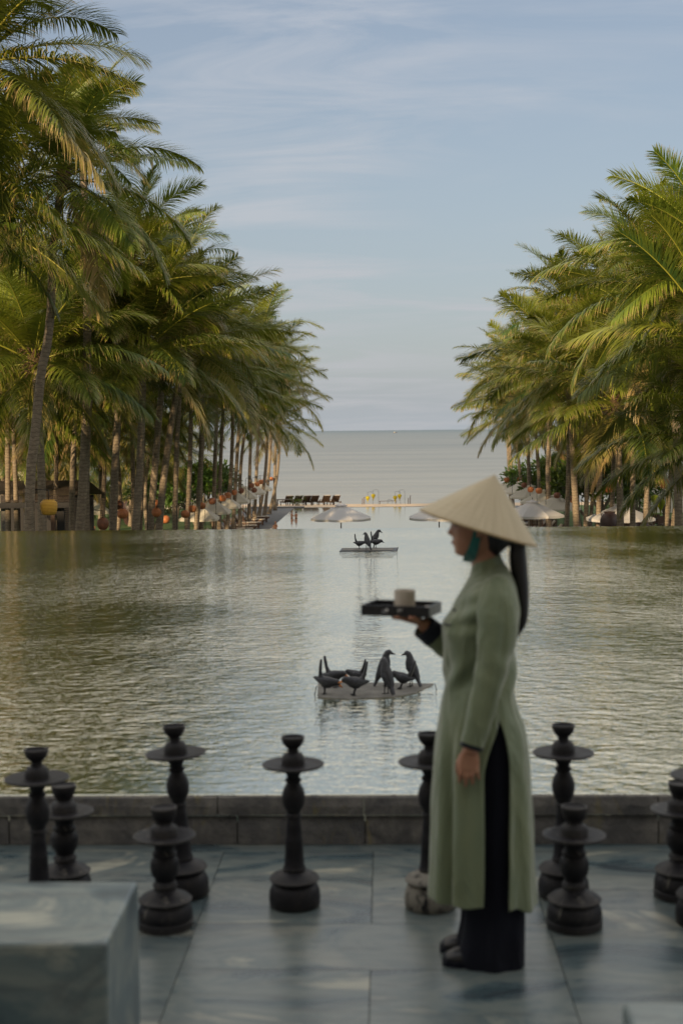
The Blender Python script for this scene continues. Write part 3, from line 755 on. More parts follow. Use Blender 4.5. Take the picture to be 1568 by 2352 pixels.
# marble blocks in the foreground
def block(name, label, pts, h):
    t = thing(name, label, 'stone bench', (sum(p.x for p in pts) / 4, sum(p.y for p in pts) / 4, 0))
    o = t.location.copy(); m = MB()
    m.add([(p.x, p.y, 0.0) for p in pts] + [(p.x, p.y, h) for p in pts], [(3, 2, 1, 0), (4, 5, 6, 7), (0, 1, 5, 4), (1, 2, 6, 5), (2, 3, 7, 6), (3, 0, 4, 7)], .35)
    m.build('slab', M['block'], t, origin=o, bevel=.012, attname='tile')
    return t
fr, bk = G(246, 2166, .46), G(318, 2023, .46)
block('marble_bench', 'large blurred grey marble block filling the lower left corner', [Vector((-1.9, fr.y, 0)), fr, bk, Vector((-1.9, bk.y, 0))], .46)
fr2 = G(1432, 2312, .44)
block('marble_bench', 'corner of a pale marble block at the bottom right edge', [Vector((fr2.x - .012, 2.7, 0)), Vector((2.3, 2.7, 0)), Vector((2.3, fr2.y + .03, 0)), Vector((fr2.x, fr2.y + .03, 0))], .44)

# ============================================================ BIRDS ON THE POOL
def bird_meshes():
    out = {}
    def body(spec, rr, rl):
        m = MB(); m.tube([Vector((x, 0, z)) for x, z in spec], rr, 12, rb=rl, lat=(0, 1, 0)); return m
    # upright bird
    sp_ = [(.056, .232), (.051, .239), (.040, .242), (.027, .238), (.018, .224), (.014, .206), (.012, .186), (.006, .162), (-.006, .134), (-.022, .108), (-.038, .082), (-.050, .058), (-.064, .030), (-.076, .006)]
    ra = [.007, .015, .021, .023, .024, .028, .035, .041, .042, .034, .023, .013, .009, .006]
    rb = [.006, .013, .019, .021, .023, .029, .036, .041, .040, .034, .025, .021, .022, .019]
    o = body(sp_, ra, rb)
    out['up_body'] = o
    m = MB()
    for s in (-1, 1):
        m = MB(); m.tube([(.018, s*.022, .180), (.005, s*.033, .150), (-.020, s*.031, .112), (-.045, s*.022, .075), (-.060, s*.012, .052)], [.010, .028, .026, .014, .004], 10, rb=[.005, .008, .008, .006, .003], lat=(0, s, .15)); out['up_wing%d' % s] = m
    out['up_beak'] = MB().tube([(.052, 0, .235), (.068, 0, .230), (.088, 0, .223)], [.0105, .007, .0015], 8)
    # bird with cocked tail
    sp_ = [(.104, .072), (.098, .080), (.086, .086), (.072, .085), (.056, .082), (.036, .077), (.012, .073), (-.012, .074), (-.032, .084), (-.044, .102), (-.054, .130), (-.060, .165), (-.064, .200)]
    ra = [.006, .015, .020, .022, .025, .032, .036, .035, .028, .018, .012, .0105, .008]
    rb = [.006, .014, .018, .021, .024, .032, .037, .035, .028, .018, .014, .0165, .014]
    out['low_body'] = body(sp_, ra, rb)
    for s in (-1, 1):
        m = MB(); m.tube([(.030, s*.024, .086), (.005, s*.032, .080), (-.035, s*.028, .078), (-.068, s*.018, .084), (-.092, s*.010, .088)], [.012, .022, .018, .010, .003], 10, rb=[.005, .008, .007, .005, .002], lat=(0, s, .1)); out['low_wing%d' % s] = m
    out['low_beak'] = MB().tube([(.100, 0, .077), (.115, 0, .070), (.130, 0, .064)], [.009, .006, .0015], 8)
    for k, x0, zt in (('up', .0, .115), ('low', .002, .052)):
        for s in (-1, 1):
            m = MB(); f = Vector((x0 + .006, s * .017, 0.004))
            m.tube([(x0 - .006, s*.014, zt), (x0 + .004, s*.016, zt * .5), f], [.008, .0042, .0036], 7)
            for a in (-.45, 0, .45, 3.14): m.tube([f, f + Vector((math.cos(a) * (.022 if a < 3 else .013), math.sin(a) * .022, -.002))], [.0036, .002], 5)
            out['%s_leg%d' % (k, s)] = m
    return out
BM = bird_meshes(); BC = {}
def bird_part(key, name, m, vox=None):
    if key not in BC:
        o = BM[key].build(name, m, smooth=True)
        if 'body' in key: remesh(o, .0028, 4)
        BC[key] = o.data; bpy.data.objects.remove(o)
    o = bpy.data.objects.new(name, BC[key]); COL.objects.link(o); return o
def bird(kind, px, py, head, label, grp, s=1.0, zb=.007, orange=False, tilt=0):
    p = G(px, py, WZ + zb)
    t = thing('bird_sculpture', label, 'bird sculpture', (p.x, p.y, WZ + zb), R(head), grp)
    t.scale = (s * .9, s, s * 1.1) if kind == 'low' else (s,) * 3; t.rotation_euler = (0, R(tilt), R(head))
    b = bird_part(kind + '_body', 'body', M['bird']); b.parent = t
    for q in (-1, 1):
        w_ = bird_part('%s_wing%d' % (kind, q), 'wing', M['birdwing']); w_.parent = t
        l_ = bird_part('%s_leg%d' % (kind, q), 'leg', M['orange'] if orange == 2 else M['bird']); l_.parent = t
    k = kind + '_beak' + ('_o' if orange else ''); 
    BM.setdefault(k, BM[kind + '_beak']); bk_ = bird_part(k, 'beak', M['orange'] if orange else M['bird']); bk_.parent = t
    return t
B1, B2 = 'bird sculptures on the near floating slab', 'bird sculptures on the far floating slab'
bird('low', 742, 1594, -8, 'near slab bird at its left end with cocked tail upright, orange beak to the right', B1, .95, orange=True, tilt=12)
bird('low', 768, 1579, -22, 'second bird from the left on the near slab, bowing right behind the first', B1, .92, orange=True, tilt=-4)
bird('low', 815, 1573, 168, 'small bird at the back of the near slab, orange beak pointing left', B1, .8, orange=True, tilt=-8)
bird('low', 815, 1597, 192, 'bird at the front of the near slab with tail cocked right and orange beak left', B1, .97, orange=True, tilt=-6)
bird('up', 888, 1594, 128, 'largest standing bird on the near slab, back turned, head to the left', B1, .86)
bird('up', 882, 1577, 18, 'upright bird behind the largest one on the near slab, beak pointing right', B1, .90)
bird('low', 921, 1583, 165, 'crouching bird on the near slab with orange feet and tail pointing up right', B1, .9, orange=2, tilt=-12)
bird('up', 945, 1577, 150, 'upright bird at the right end of the near slab, standing by itself', B1, .87)
bird('low', 824, 1261, 8, 'far slab bird at its left with thin tail straight up', B2, .95)
bird('up', 843, 1263, 140, 'far slab bird standing with head left and tail down to the slab', B2, .92)
bird('low', 862, 1259, 0, 'far slab bird crouching to the right with raised tail', B2, 1.05)
bird('up', 857, 1257.5, 12, 'tallest bird on the far slab, rear right, beak pointing right', B2, 1.0, tilt=12)
def plate(name, label, pts, th, m, mm):
    c = sum(pts, Vector()) / len(pts); t = thing(name, label, 'floating slab', (c.x, c.y, WZ), 0, None)
    mb = MB(); rings = []
    out = []
    for i in range(len(pts)):
        a, b = pts[i], pts[(i + 1) % len(pts)]
        n = max(1, int((b - a).length / .04))
        for k in range(n):
            q = a.lerp(b, k / n); out.append(q + Vector((rnd.uniform(-mm, mm), rnd.uniform(-mm, mm), 0)))
    mb.loft([[Vector((p.x, p.y, WZ - .03)) for p in out], [Vector((p.x, p.y, WZ + th - .003)) for p in out], [c.lerp(Vector((p.x, p.y, 0)), .99) + Vector((0, 0, WZ + th)) if False else Vector((lerp(c.x, p.x, .99), lerp(c.y, p.y, .99), WZ + th)) for p in out]])
    mb.build('slab', m, t, origin=t.location)
    return t
def g2(x, y): p = G(x, y, WZ); p.z = 0; return p
t = plate('floating_slab', 'near grey stone slab lying flush in the pool under eight black birds', [g2(729, 1603), g2(800, 1607), g2(905, 1602), g2(955, 1592), g2(996, 1572), g2(870, 1569.5), g2(731, 1571)], .007, M['slab'], .004)
for (a, b) in (((722, 1600), (727, 1575)), ((1003, 1588), (998, 1570))):
    p = G(a[0], a[1], WZ - .01); q = P(b[0], b[1], p.y); 
    MB().tube([p, q], .003, 6).build('rod', M['metal'], t, origin=t.location)
t = plate('floating_slab', 'far shallow dark edged slab with four black birds at the middle of the pool', [g2(779, 1267), g2(911, 1266), g2(914, 1258.5), g2(785, 1259.5)], .006, M['metal'], .0)
MB().add([], []) 
mm_ = MB(); cc = [g2(785, 1265.5), g2(900, 1265), g2(905, 1260), g2(790, 1260.2)]
mm_.loft([[Vector((p.x, p.y, WZ + .004)) for p in cc], [Vector((p.x, p.y, WZ + .011)) for p in cc]])
mm_.build('stone_top', M['slab'], t, origin=t.location)
MB().tube([G(911, 1266, WZ), P(913.6, 1256, G(911, 1266, WZ).y)], .004, 6).build('rod', M['metal'], t, origin=t.location)

# ============================================================ PARASOLS
def parasol_at(x, Y, w_, label, grp, rimz=None, n=8, rise=.5, rot=.39, cv='canvas_row'):
    p = P(x, 1200, Y); t = thing('parasol', label, 'parasol', (p.x, Y, GZ), rot, grp)
    rim = 2.1 if rimz is None else rimz
    rr = w_ / 2; m = MB(); apex = rim + rise
    rings = []
    K = 6
    vs = []; 
    for k in range(K + 1):
        u = k / K; ring = []
        for j in range(n * 4):
            a = 2 * math.pi * j / (n * 4); seg = (j % 4) / 4
            # flat panels between ribs, hanging slightly between them
            ca = math.cos(math.pi / n) / math.cos(((a + math.pi / n) % (2 * math.pi / n)) - math.pi / n) if False else 1
            am = (a % (2 * math.pi / n)) - math.pi / n
            ca = math.cos(math.pi / n) / math.cos(am)
            r_ = rr * (.04 + .96 * u) * ca
            sag = .025 * math.cos(am * n / 2) * u * (1 if u < 1 else 1.2)
            z = apex - rise * u - sag
            ring.append(Vector((r_ * math.cos(a), r_ * math.sin(a), z)))
        rings.append(ring)
    ring = [Vector((v.x, v.y, v.z - .10)) for v in rings[-1]]; rings.append(ring)
    m.loft(rings, cap=False)
    c = m.build('canopy', M[cv], t, angle=25)
    MB().lathe([(.0, apex + .09), (.03, apex + .08), (.05, apex + .05), (.30, apex - .02), (.30, apex - .05)], 8, cap=False).build('vent', M[cv], c)
    MB().lathe([(.026, 0.03), (.026, apex + .03), (.012, apex + .16)], 10).build('pole', M['wood'], t)
    MB().lathe([(.32, 0), (.32, .06), (.05, .09)], 14).build('base', M['deck'], t)
    rb_ = MB()
    for j in range(n):
        a = 2 * math.pi * j / n
        rb_.tube([(.03 * math.cos(a), .03 * math.sin(a), apex - .04), (rr * .98 * math.cos(a), rr * .98 * math.sin(a), rim - .03)], .012, 5)
    rb_.build('ribs', M['wood'], t)
    return t
G1 = 'large parasols in a line below the upper pool'
parasol_at(783, 63, 2.84, 'large white parasol standing alone left of the woman before the lower pool', G1, 2.12, rise=.58, cv='canvas')
parasol_at(1008, 63, 2.84, 'large white parasol partly hidden by the hat brim', G1, 2.12, rise=.58, cv='canvas')
parasol_at(1222, 62, 2.84, 'large white parasol right behind the hat, near the slim trunks', G1, 2.25, rise=.58, cv='canvas')
parasol_at(1424, 60, 2.95, 'large white parasol at the right above the big dark jar', G1, 2.2, rise=.58, cv='canvas')
G2_, G3_ = 'parasols over the loungers left of the lower pool', 'parasols over the loungers right of the lower pool'
for i, D in enumerate((64, 69, 74, 79, 84, 90, 95)):
    p = thing_x = 880 - 8.25 * F / D
    parasol_at(p, D, 2.3, 'white parasol in the left row beside the lower pool among slim trunks', G2_, 2.1, 4, .62, .785)
for i, D in enumerate((70, 76, 82, 88, 94)):
    parasol_at(880 + 8.5 * F / D, D, 2.5, 'pale parasol in the right row beside the lower pool among slim trunks', G3_, 2.1, 8, .6)
parasol_at(203, 70, 2.3, 'small white parasol on the lawn between the dark trunks at the left', None, 2.1, 8, .75)
parasol_at(1450, 84, 2.6, 'pale parasol on the far right terrace beside a dark trunk', None, 2.9, 8, .6)
parasol_at(1492, 82, 3.2, 'wide pale parasol behind the lime lanterns at the right', None, 2.3, 8, .6)
parasol_at(1560, 84, 2.8, 'pale parasol at the right edge behind hanging fronds', None, 2.2, 8, .6)

# ============================================================ LOUNGERS
def lounger_proto(mw, back=48):
    t = thing('sun_lounger', 'x', 'sun lounger', (0, 0, 0))
    f = MB(); L_, W_ = 1.95, .66
    for s in (-1, 1): f.box((-L_/2, s*(W_/2) - .025, .26), (L_/2, s*(W_/2) + .025, .34))
    for k in range(7): x = -L_/2 + .05 + k * .19; f.box((x, -W_/2 + .03, .30), (x + .08, W_/2 - .03, .325))
    f.build('frame', mw, t)
    for sx in (-.8, .8):
        for sy in (-1, 1): MB().box((sx - .03, sy*.30 - .03, 0), (sx + .03, sy*.30 + .03, .258)).build('leg', mw, t)
    a = R(back); b = MB(); p0 = Vector((.28, 0, .33)); d_ = Vector((math.cos(a), 0, math.sin(a)))
    for s in (-1, 1): b.bar(p0 + Vector((0, s*.29, 0)), p0 + d_ * .78 + Vector((0, s*.29, 0)), .05, .05)
    for k in range(8):
        c = p0 + d_ * (.06 + k * .095); b.bar(c + Vector((0, -.29, 0)), c + Vector((0, .29, 0)), .07, .02, up=(-math.sin(a), 0, math.cos(a)))
    b.build('backrest', mw, t)
    c = MB().box((-.93, -.28, .345), (.26, .28, .41)); c.build('cushion', M['cushion'], t, bevel=.02)
    c = MB(); n_ = Vector((-math.sin(a), 0, math.cos(a)))
    c.bar(p0 + n_ * .06 + d_ * .03, p0 + n_ * .06 + d_ * .74, .56, .06, up=n_); c.build('back_cushion', M['cushion'], t)
    for s in (-1, 1): MB().bar((-.05, s*.34, .50), (.40, s*.34, .50), .05, .03).bar((-.02, s*.34, .34), (-.02, s*.34, .49), .04).build('armrest', mw, t)
    return t
LP = lounger_proto(M['wood'])
used = [False]
def lounger(x, y, z, rz, label, grp):
    o = LP if not used[0] else copy_tree(LP); used[0] = True
    o.location = (x, y, z); o.rotation_euler = (0, 0, rz); o['label'] = label; o['group'] = grp
    return o
for i, D in enumerate((66, 68.6, 71.2, 73.8, 76.4, 79, 81.6, 84.2, 87, 90, 93)):
    lounger(-8.5 , D, GZ + .022, math.pi, 'dark wooden sun lounger on the grey paving left of the lower pool', 'loungers left of the lower pool')
for i, D in enumerate((66, 69, 72, 75, 78, 81, 84, 88, 92)):
    lounger(8.6, D, GZ + .022, 0, 'dark wooden sun lounger on the grey paving right of the lower pool', 'loungers right of the lower pool')
BLG = 'loungers facing the sea on the sand'
LB = lounger_proto(M['wood2'], 42)
lb = [(659, 'beach lounger at the far left of the sand, half behind the wooden table'), (680, 'beach lounger with a white towel draped over it'), (700, 'beach lounger third from the left with a dark back'), (718, 'beach lounger fourth from the left, close beside the third'),
      (744, 'beach lounger fifth from the left, above the left half of the parasol'), (766, 'beach lounger farthest right, touching the parasol tip')]
for i, (x, lab) in enumerate(lb):
    o = LB if i == 0 else copy_tree(LB); q = P(x, 1160, 116); o.location = (q.x, 116, GZ - .14); o.rotation_euler = (0, 0, -math.pi / 2 + .35); o['label'] = lab; o['group'] = BLG
q = P(688, 1150, 115.6)
MB().box((-.45, -.25, .30), (.45, .35, .52)).tube([(-.45, .0, .5), (.0, .1, .62), (.45, .0, .5)], [.10, .14, .1], 8).build('towel', M['towel'], None, bevel=.05).location = (q.x, 116, GZ - .12)
tag(bpy.data.objects['towel'], 'bunched white towel lying on the second beach lounger', 'towel')
# low wooden table on the sand
q = P(655, 1160, 114.5); t = thing('low_table', 'low wooden table on the sand left of the beach loungers', 'table', (q.x, 114.5, GZ - .08))
MB().box((-.7, -.3, .5), (.7, .3, .56)).build('tabletop', M['wood2'], t)
for sx in (-.62, .62):
    for sy in (-.25, .25): MB().box((sx - .03, sy - .03, 0), (sx + .03, sy + .03, .498)).build('leg', M['wood2'], t)

# ============================================================ HANGING POTS AND LANTERNS
def potprof(r, h, kind):
    if kind == 'pot': return [(r*.30, 0), (r*.62, h*.05), (r*.90, h*.25), (r, h*.5), (r*.97, h*.7), (r*.80, h*.88), (r*.55, h*.96), (r*.50, h), (r*.42, h*1.0), (r*.42, h*.9)]
    return [(r*.62, 0), (r*.82, h*.10), (r*.96, h*.38), (r, h*.62), (r*.94, h*.80), (r*.74, h*.92), (r*.64, h*.98), (r*.66, h), (r*.58, h), (r*.56, h*.9)]
PG = 'clay pots hanging from hooks on the palms'
def pot(px, py, rpx, label, grp, r=.2, m='clay', kind='pot', asp=1.7, side=-1):
    D = r * F / rpx; c = P(px, py, D); h = r * asp
    t = thing('hanging_pot', label, 'hanging pot', (c.x, D, c.z - h / 2), rnd.uniform(0, 6), grp); t.rotation_euler = (0, 0, 0)
    MB().lathe(potprof(r, h, kind), 20).build('pot', M[m], t, smooth=True)
    # curved iron hook on a tall rod that reaches the ground
    x0 = side * (r + .16); zb = GZ - t.location.z
    m_ = MB().tube([(x0, .02, zb), (x0, .02, h * .7), (x0, .02, h + .16), (x0 * .85, .02, h + .27), (0, 0, h + .24), (0, 0, h * .92)], .013, 6)
    m_.build('hook', M['metal'], t, smooth=True)
    return t
pot(112.5, 1165, 20.3, 'big amber woven basket lantern hanging beside the curving palm', PG, .225, 'basket', 'basket', 1.75)
pot(282, 1180, 13.3, 'clay pot hanging at the left over the lawn, right of the dark jar', PG)
pot(237, 1203, 13.8, 'dark brown clay pot hanging low, just touching the water line', PG, .2, 'clay_d', 'pot', 2.0)
pot(271, 1160, 12.6, 'large dark pot hanging behind the left trunks', PG, .25, 'clay_d')
pot(361, 1177, 12.6, 'clay pot hanging from a trunk left, lower of a touching pair', PG)
pot(358, 1157, 10.5, 'clay pot hanging above and behind the lower of the pair', PG)
pot(380, 1193, 10.6, 'clay pot hanging lowest in the left row over the grass', PG)
PL_ = 'small orange clay pot in the receding left line of hanging pots'
for (x, y, r_, mm) in [(426, 1181, 10.4, 'clay'), (442.5, 1169, 9.6, 'clay'), (464, 1162, 9, 'clay'), (488, 1151, 9, 'clay_d'), (512, 1144.5, 8.5, 'clay'), (523, 1137.5, 8, 'clay'), (537.5, 1131, 7.5, 'clay'), (554, 1127, 7, 'clay_d'), (584, 1126, 6.8, 'clay_d'),
        (577.5, 1115, 7, 'clay_d'), (591, 1112, 6.3, 'clay'), (599, 1107, 6, 'clay'), (607, 1105, 5.6, 'clay'), (623, 1100, 5.2, 'clay')]:
    pot(x, y, r_, PL_, PG + ', left side', r=.17, m=mm)
PR_ = 'small orange clay pot in the receding right line of hanging pots'
for (x, y, r_, mm) in [(1160.5, 1089, 5, 'clay_d'), (1162.6, 1102, 6.6, 'clay'), (1192, 1102, 6, 'clay'), (1192.6, 1110, 6.3, 'clay'), (1202.7, 1114.4, 7, 'clay_d'), (1217.5, 1124.7, 7.5, 'clay'), (1237, 1127.4, 8, 'clay'), (1266, 1132.7, 7.2, 'clay'), (1278.5, 1137.8, 8, 'clay_d'), (1304.8, 1145, 8.3, 'clay_d')]:
    pot(x, y, r_, PR_, PG + ', right side', r=.17, m=mm, side=1)
pot(1318, 1152.8, 9.3, 'bright orange clay pot nearest the water in the right line', PG, side=1)
pot(1396, 1122, 11.2, 'round clay pot hanging high before the dark bush at the right', PG, side=1)
pot(1524.7, 1109, 11, 'tall clay pot hanging high behind palm fronds at the right', PG, asp=2.4, side=1)

def lantern(px, py, rpx, label, m, r=.2, asp=3.0, grp=None, hook=True):
    D = r * F / rpx; c = P(px, py, D); h = r * asp
    gz = GZ if D < 110 else GZ - .25
    t = thing('silk_lantern', label, 'lantern', (c.x, D, c.z - h * .62), 0, grp)
    rings = []; n = 40
    for (u, q) in [(0, .16), (.10, .22), (.30, .52), (.52, .84), (.70, 1.0), (.84, .95), (.94, .62), (1, .22)]:
        rings.append([Vector((r*q*(1 - .06*(j % 5 == 0)) * math.cos(2*math.pi*j/n), r*q*(1 - .06*(j % 5 == 0)) * math.sin(2*math.pi*j/n), u * h)) for j in range(n)])
    MB().loft(rings).build('shade', M[m], t, angle=50)
    MB().tube([(0, 0, 0), (0, 0, -h * .3)], [.035, .012], 6).build('tassel', M[m], t)
    x0 = r + .25; zb = gz - t.location.z
    MB().tube([(x0, 0, zb), (x0, 0, h + .2), (x0 - .08, 0, h + .34), (.05, 0, h + .34), (0, 0, h + .28), (0, 0, h)], .012, 6).build('hook', M['metal'], t)
lantern(1503, 1147, 9.6, 'lime green silk lantern, left and behind of the lime pair at the right', 'lime', grp='silk lanterns at the right')
lantern(1516, 1156, 10.2, 'lime green silk lantern, right and lower of the lime pair', 'lime', grp='silk lanterns at the right')
lantern(1468, 1098, 8, 'green silk lantern hanging beside a dark trunk at the right', 'lime', asp=2.4, grp='silk lanterns at the right')
lantern(1512, 1101, 8, 'green silk lantern left of the high tall clay pot', 'lime', asp=2.6, grp='silk lanterns at the right')
lantern(1490, 1100, 7.5, 'red silk lantern behind a trunk at the right', 'red', asp=2.6, grp='silk lanterns at the right')
for (x, y, lab) in [(844, 1144, 'yellow silk lantern on the beach, leftmost of four'), (857, 1139, 'yellow silk lantern on the beach, second from the left and higher'), (907, 1143, 'yellow silk lantern over the wooden goal frame on the beach'), (917, 1139.5, 'yellow silk lantern on the beach, farthest right')]:
    lantern(x, y, 5.0, lab, 'yellow', .18, 2.5, 'yellow silk lanterns on the beach')
lantern(890, 1161, 4.2, 'pale lantern standing low before the wooden frame on the beach', 'cream', .155, 2.6)
# wooden goal-like frame and stakes on the sand
q = P(890, 1160, 121); t = thing('beach_goal', 'simple wooden goal frame standing on the beach', 'wooden goal', (q.x, 121, P(890, 1166, 121).z))
MB().tube([(-.62, 0, -.2), (-.68, 0, .56)], .03, 6).build('post', M['wood'], t); MB().tube([(.62, 0, -.2), (.70, 0, .57)], .03, 6).build('post', M['wood'], t); MB().tube([(-.75, 0, .55), (.8, 0, .58)], .025, 6).build('crossbar', M['wood'], t)
for x, h_ in ((832, .5), (836, .62), (937, .5), (941.5, .72)):
    q = P(x, 1160, 121); o = MB().tube([(0, 0, -.1), (.02, 0, h_)], .035, 6).build('wooden_stake', M['wood'], None); o.location = (q.x, 121, GZ - .32)
    tag(o, 'short wooden stake stuck upright in the sand near the beach lanterns', 'stake', 'wooden stakes in the sand')

# ============================================================ BIG JARS
def jar(px, ytop, D, r, h, label, m='jar'):
    c = P(px, ytop, D); t = thing('clay_jar', label, 'jar', (c.x, D, GZ), 0, 'big clay jars on the lawn')
    zt = c.z - GZ
    # stands on a stone plinth when taller than the jar itself
    z0 = max(0, zt - h)
    if z0 > .05: MB().box((-r * .7, -r * .7, 0), (r * .7, r * .7, z0 - .003)).build('plinth', M['deck'], t)
    pr = [(.52, 0), (.62, .04), (.88, .25), (1.0, .5), (.97, .68), (.80, .84), (.58, .92), (.52, .95), (.62, .985), (.60, 1.0), (.50, 1.0), (.48, .93), (.7, .8)]
    MB().lathe([(r * a, z0 + h * b) for a, b in pr], 32, cap=False).build('body', M[m], t, smooth=True)
    for a in (0, math.pi):
        MB().tube([(math.cos(a) * r * .7, 0, z0 + h * .90), (math.cos(a) * r * .86, 0, z0 + h * .92), (math.cos(a) * r * .86, 0, z0 + h * .84)], .03 * r / .5, 6).build('handle', M[m], t)
jar(1399, 1175, 56, .385, 1.0, 'huge dark brown jar at the far water line in front of the slim palm trunk')
jar(1474, 1200, 57, .42, .9, 'second dark jar at the right of which only the shoulder shows')
jar(195, 1207, 74, .62, .9, 'reddish clay jar whose top just shows at the left water line', 'clay_d')
jar(184, 1172, 84, .5, .9, 'reddish jar on the lawn under the small left parasol', 'clay')
jar(300, 1150, 92, .62, 1.9, 'tall dark jar on the lawn behind the left trunks')

# ============================================================ BROAD-LEAVED TREES AND BUSHES
def leaf_cloud(seed, centers, n, size):
    rg = np.random.default_rng(seed); V = []; Fq = []; T = []; k = 0
    for (cx_, cy_, cz_, rr) in centers:
        for _ in range(int(n * rr * rr)):
            v = rg.normal(size=3); v /= np.linalg.norm(v); p = np.array([cx_, cy_, cz_]) + v * rr * (rg.random() ** .35)
            d_ = v + rg.normal(size=3) * .6; d_ /= np.linalg.norm(d_); s_ = np.cross(d_, rg.normal(size=3)); s_ /= np.linalg.norm(s_)
            l = size * rg.uniform(.7, 1.3); ww = l * .17
            V += [p, p + d_ * l * .45 + s_ * ww, p + d_ * l, p + d_ * l * .45 - s_ * ww]; Fq.append((k, k+1, k+2, k+3)); T.append(rg.uniform(0, 1)); k += 4
    me = bpy.data.meshes.new('crown'); me.from_pydata([tuple(map(float, v)) for v in V], [], Fq); me.update()
    a = me.attributes.new('tint', 'FLOAT', 'FACE'); a.data.foreach_set('value', T)
    me.materials.append(M['leaf']); return me
def small_tree(px, D, h, wr, label, seed, cat='tree', name='frangipani_tree', n=130, zmin=1.3):
    q = P(px, 1150, D); t = thing(name, label, cat, (q.x, D, GZ)); rg = random.Random(seed); m = MB(); cs = []
    def br(p, d_, l, r_, dep):
        q_ = p + d_ * l; m.tube([p, (p + q_) / 2 + Vector((rg.uniform(-.05, .05), rg.uniform(-.05, .05), 0)), q_], [r_, r_ * .85, r_ * .7], 7)
        if dep == 0: cs.append((q_.x, q_.y, q_.z, wr * rg.uniform(.22, .34))); return
        for k in range(rg.choice((2, 3))):
            nd = (d_ + Vector((rg.uniform(-1, 1), rg.uniform(-1, 1), rg.uniform(-.1, .7))) * .75).normalized(); br(q_, nd, l * rg.uniform(.62, .85), r_ * .68, dep - 1)
    for k in range(3): br(Vector((0, 0, 0)), Vector((rg.uniform(-.5, .5), rg.uniform(-.5, .5), 1)).normalized(), h * .36, .09, 3)
    m.build('trunk', M['bark'], t, smooth=True)
    c = bpy.data.objects.new('crown', leaf_cloud(seed, cs, n, .32)); COL.objects.link(c); c.parent = t
    return t
small_tree(455, 84, 3.7, 2.4, 'low leafy tree with yellow green leaves between the slim left trunks', 5)
small_tree(485, 92, 3.4, 2.2, 'small leafy tree farther back between the left trunks', 6)
small_tree(350, 86, 3.8, 2.4, 'broad leaved tree behind the clay pots at the left', 7)
small_tree(1240, 92, 4.0, 2.0, 'narrow leafy tree behind the slim right trunks', 8)
small_tree(1273, 84, 3.2, 2.0, 'leafy tree with bright leaves over the right pots', 9)
small_tree(1372, 74, 4.2, 3.0, 'dark spreading tree with bare lower branches at the right', 10, n=170)
small_tree(1450, 78, 3.4, 2.0, 'small tree with long leaves beside the far pale parasol', 12)
def bush(px, D, w_, h, label, seed):
    q = P(px, 1150, D); t = thing('bush', label, 'bush', (q.x, D, GZ)); rg = random.Random(seed)
    cs = [(rg.uniform(-w_/2, w_/2), rg.uniform(-.4, .4), rg.uniform(.3, 1) * h * .8, h * .28) for _ in range(int(w_ * 7))]
    c = bpy.data.objects.new('foliage', leaf_cloud(seed, cs, 330, .2)); COL.objects.link(c); c.parent = t
    m = MB()
    for x, y, z, r_ in cs[::2]: m.tube([(x * .3, y * .3, 0), (x, y, z)], [.03, .012], 5)
    m.build('stem', M['bark'], t)
bush(285, 100, 5.5, 2.6, 'dense green hedge bush on the far side of the left lawn', 21)
bush(200, 108, 6, 2.4, 'green bushes beyond the left parasol', 22)
bush(120, 104, 6, 3.0, 'tall green bushes behind the beach bar at the left', 25)
bush(370, 104, 5, 2.6, 'green bushes behind the hanging pots at the left', 26)
bush(684, 113.5, .9, .8, 'small green bush on the sand beside the loungers', 23)
bush(1420, 98, 4, 1.4, 'low green bushes at the back of the right lawn', 24)

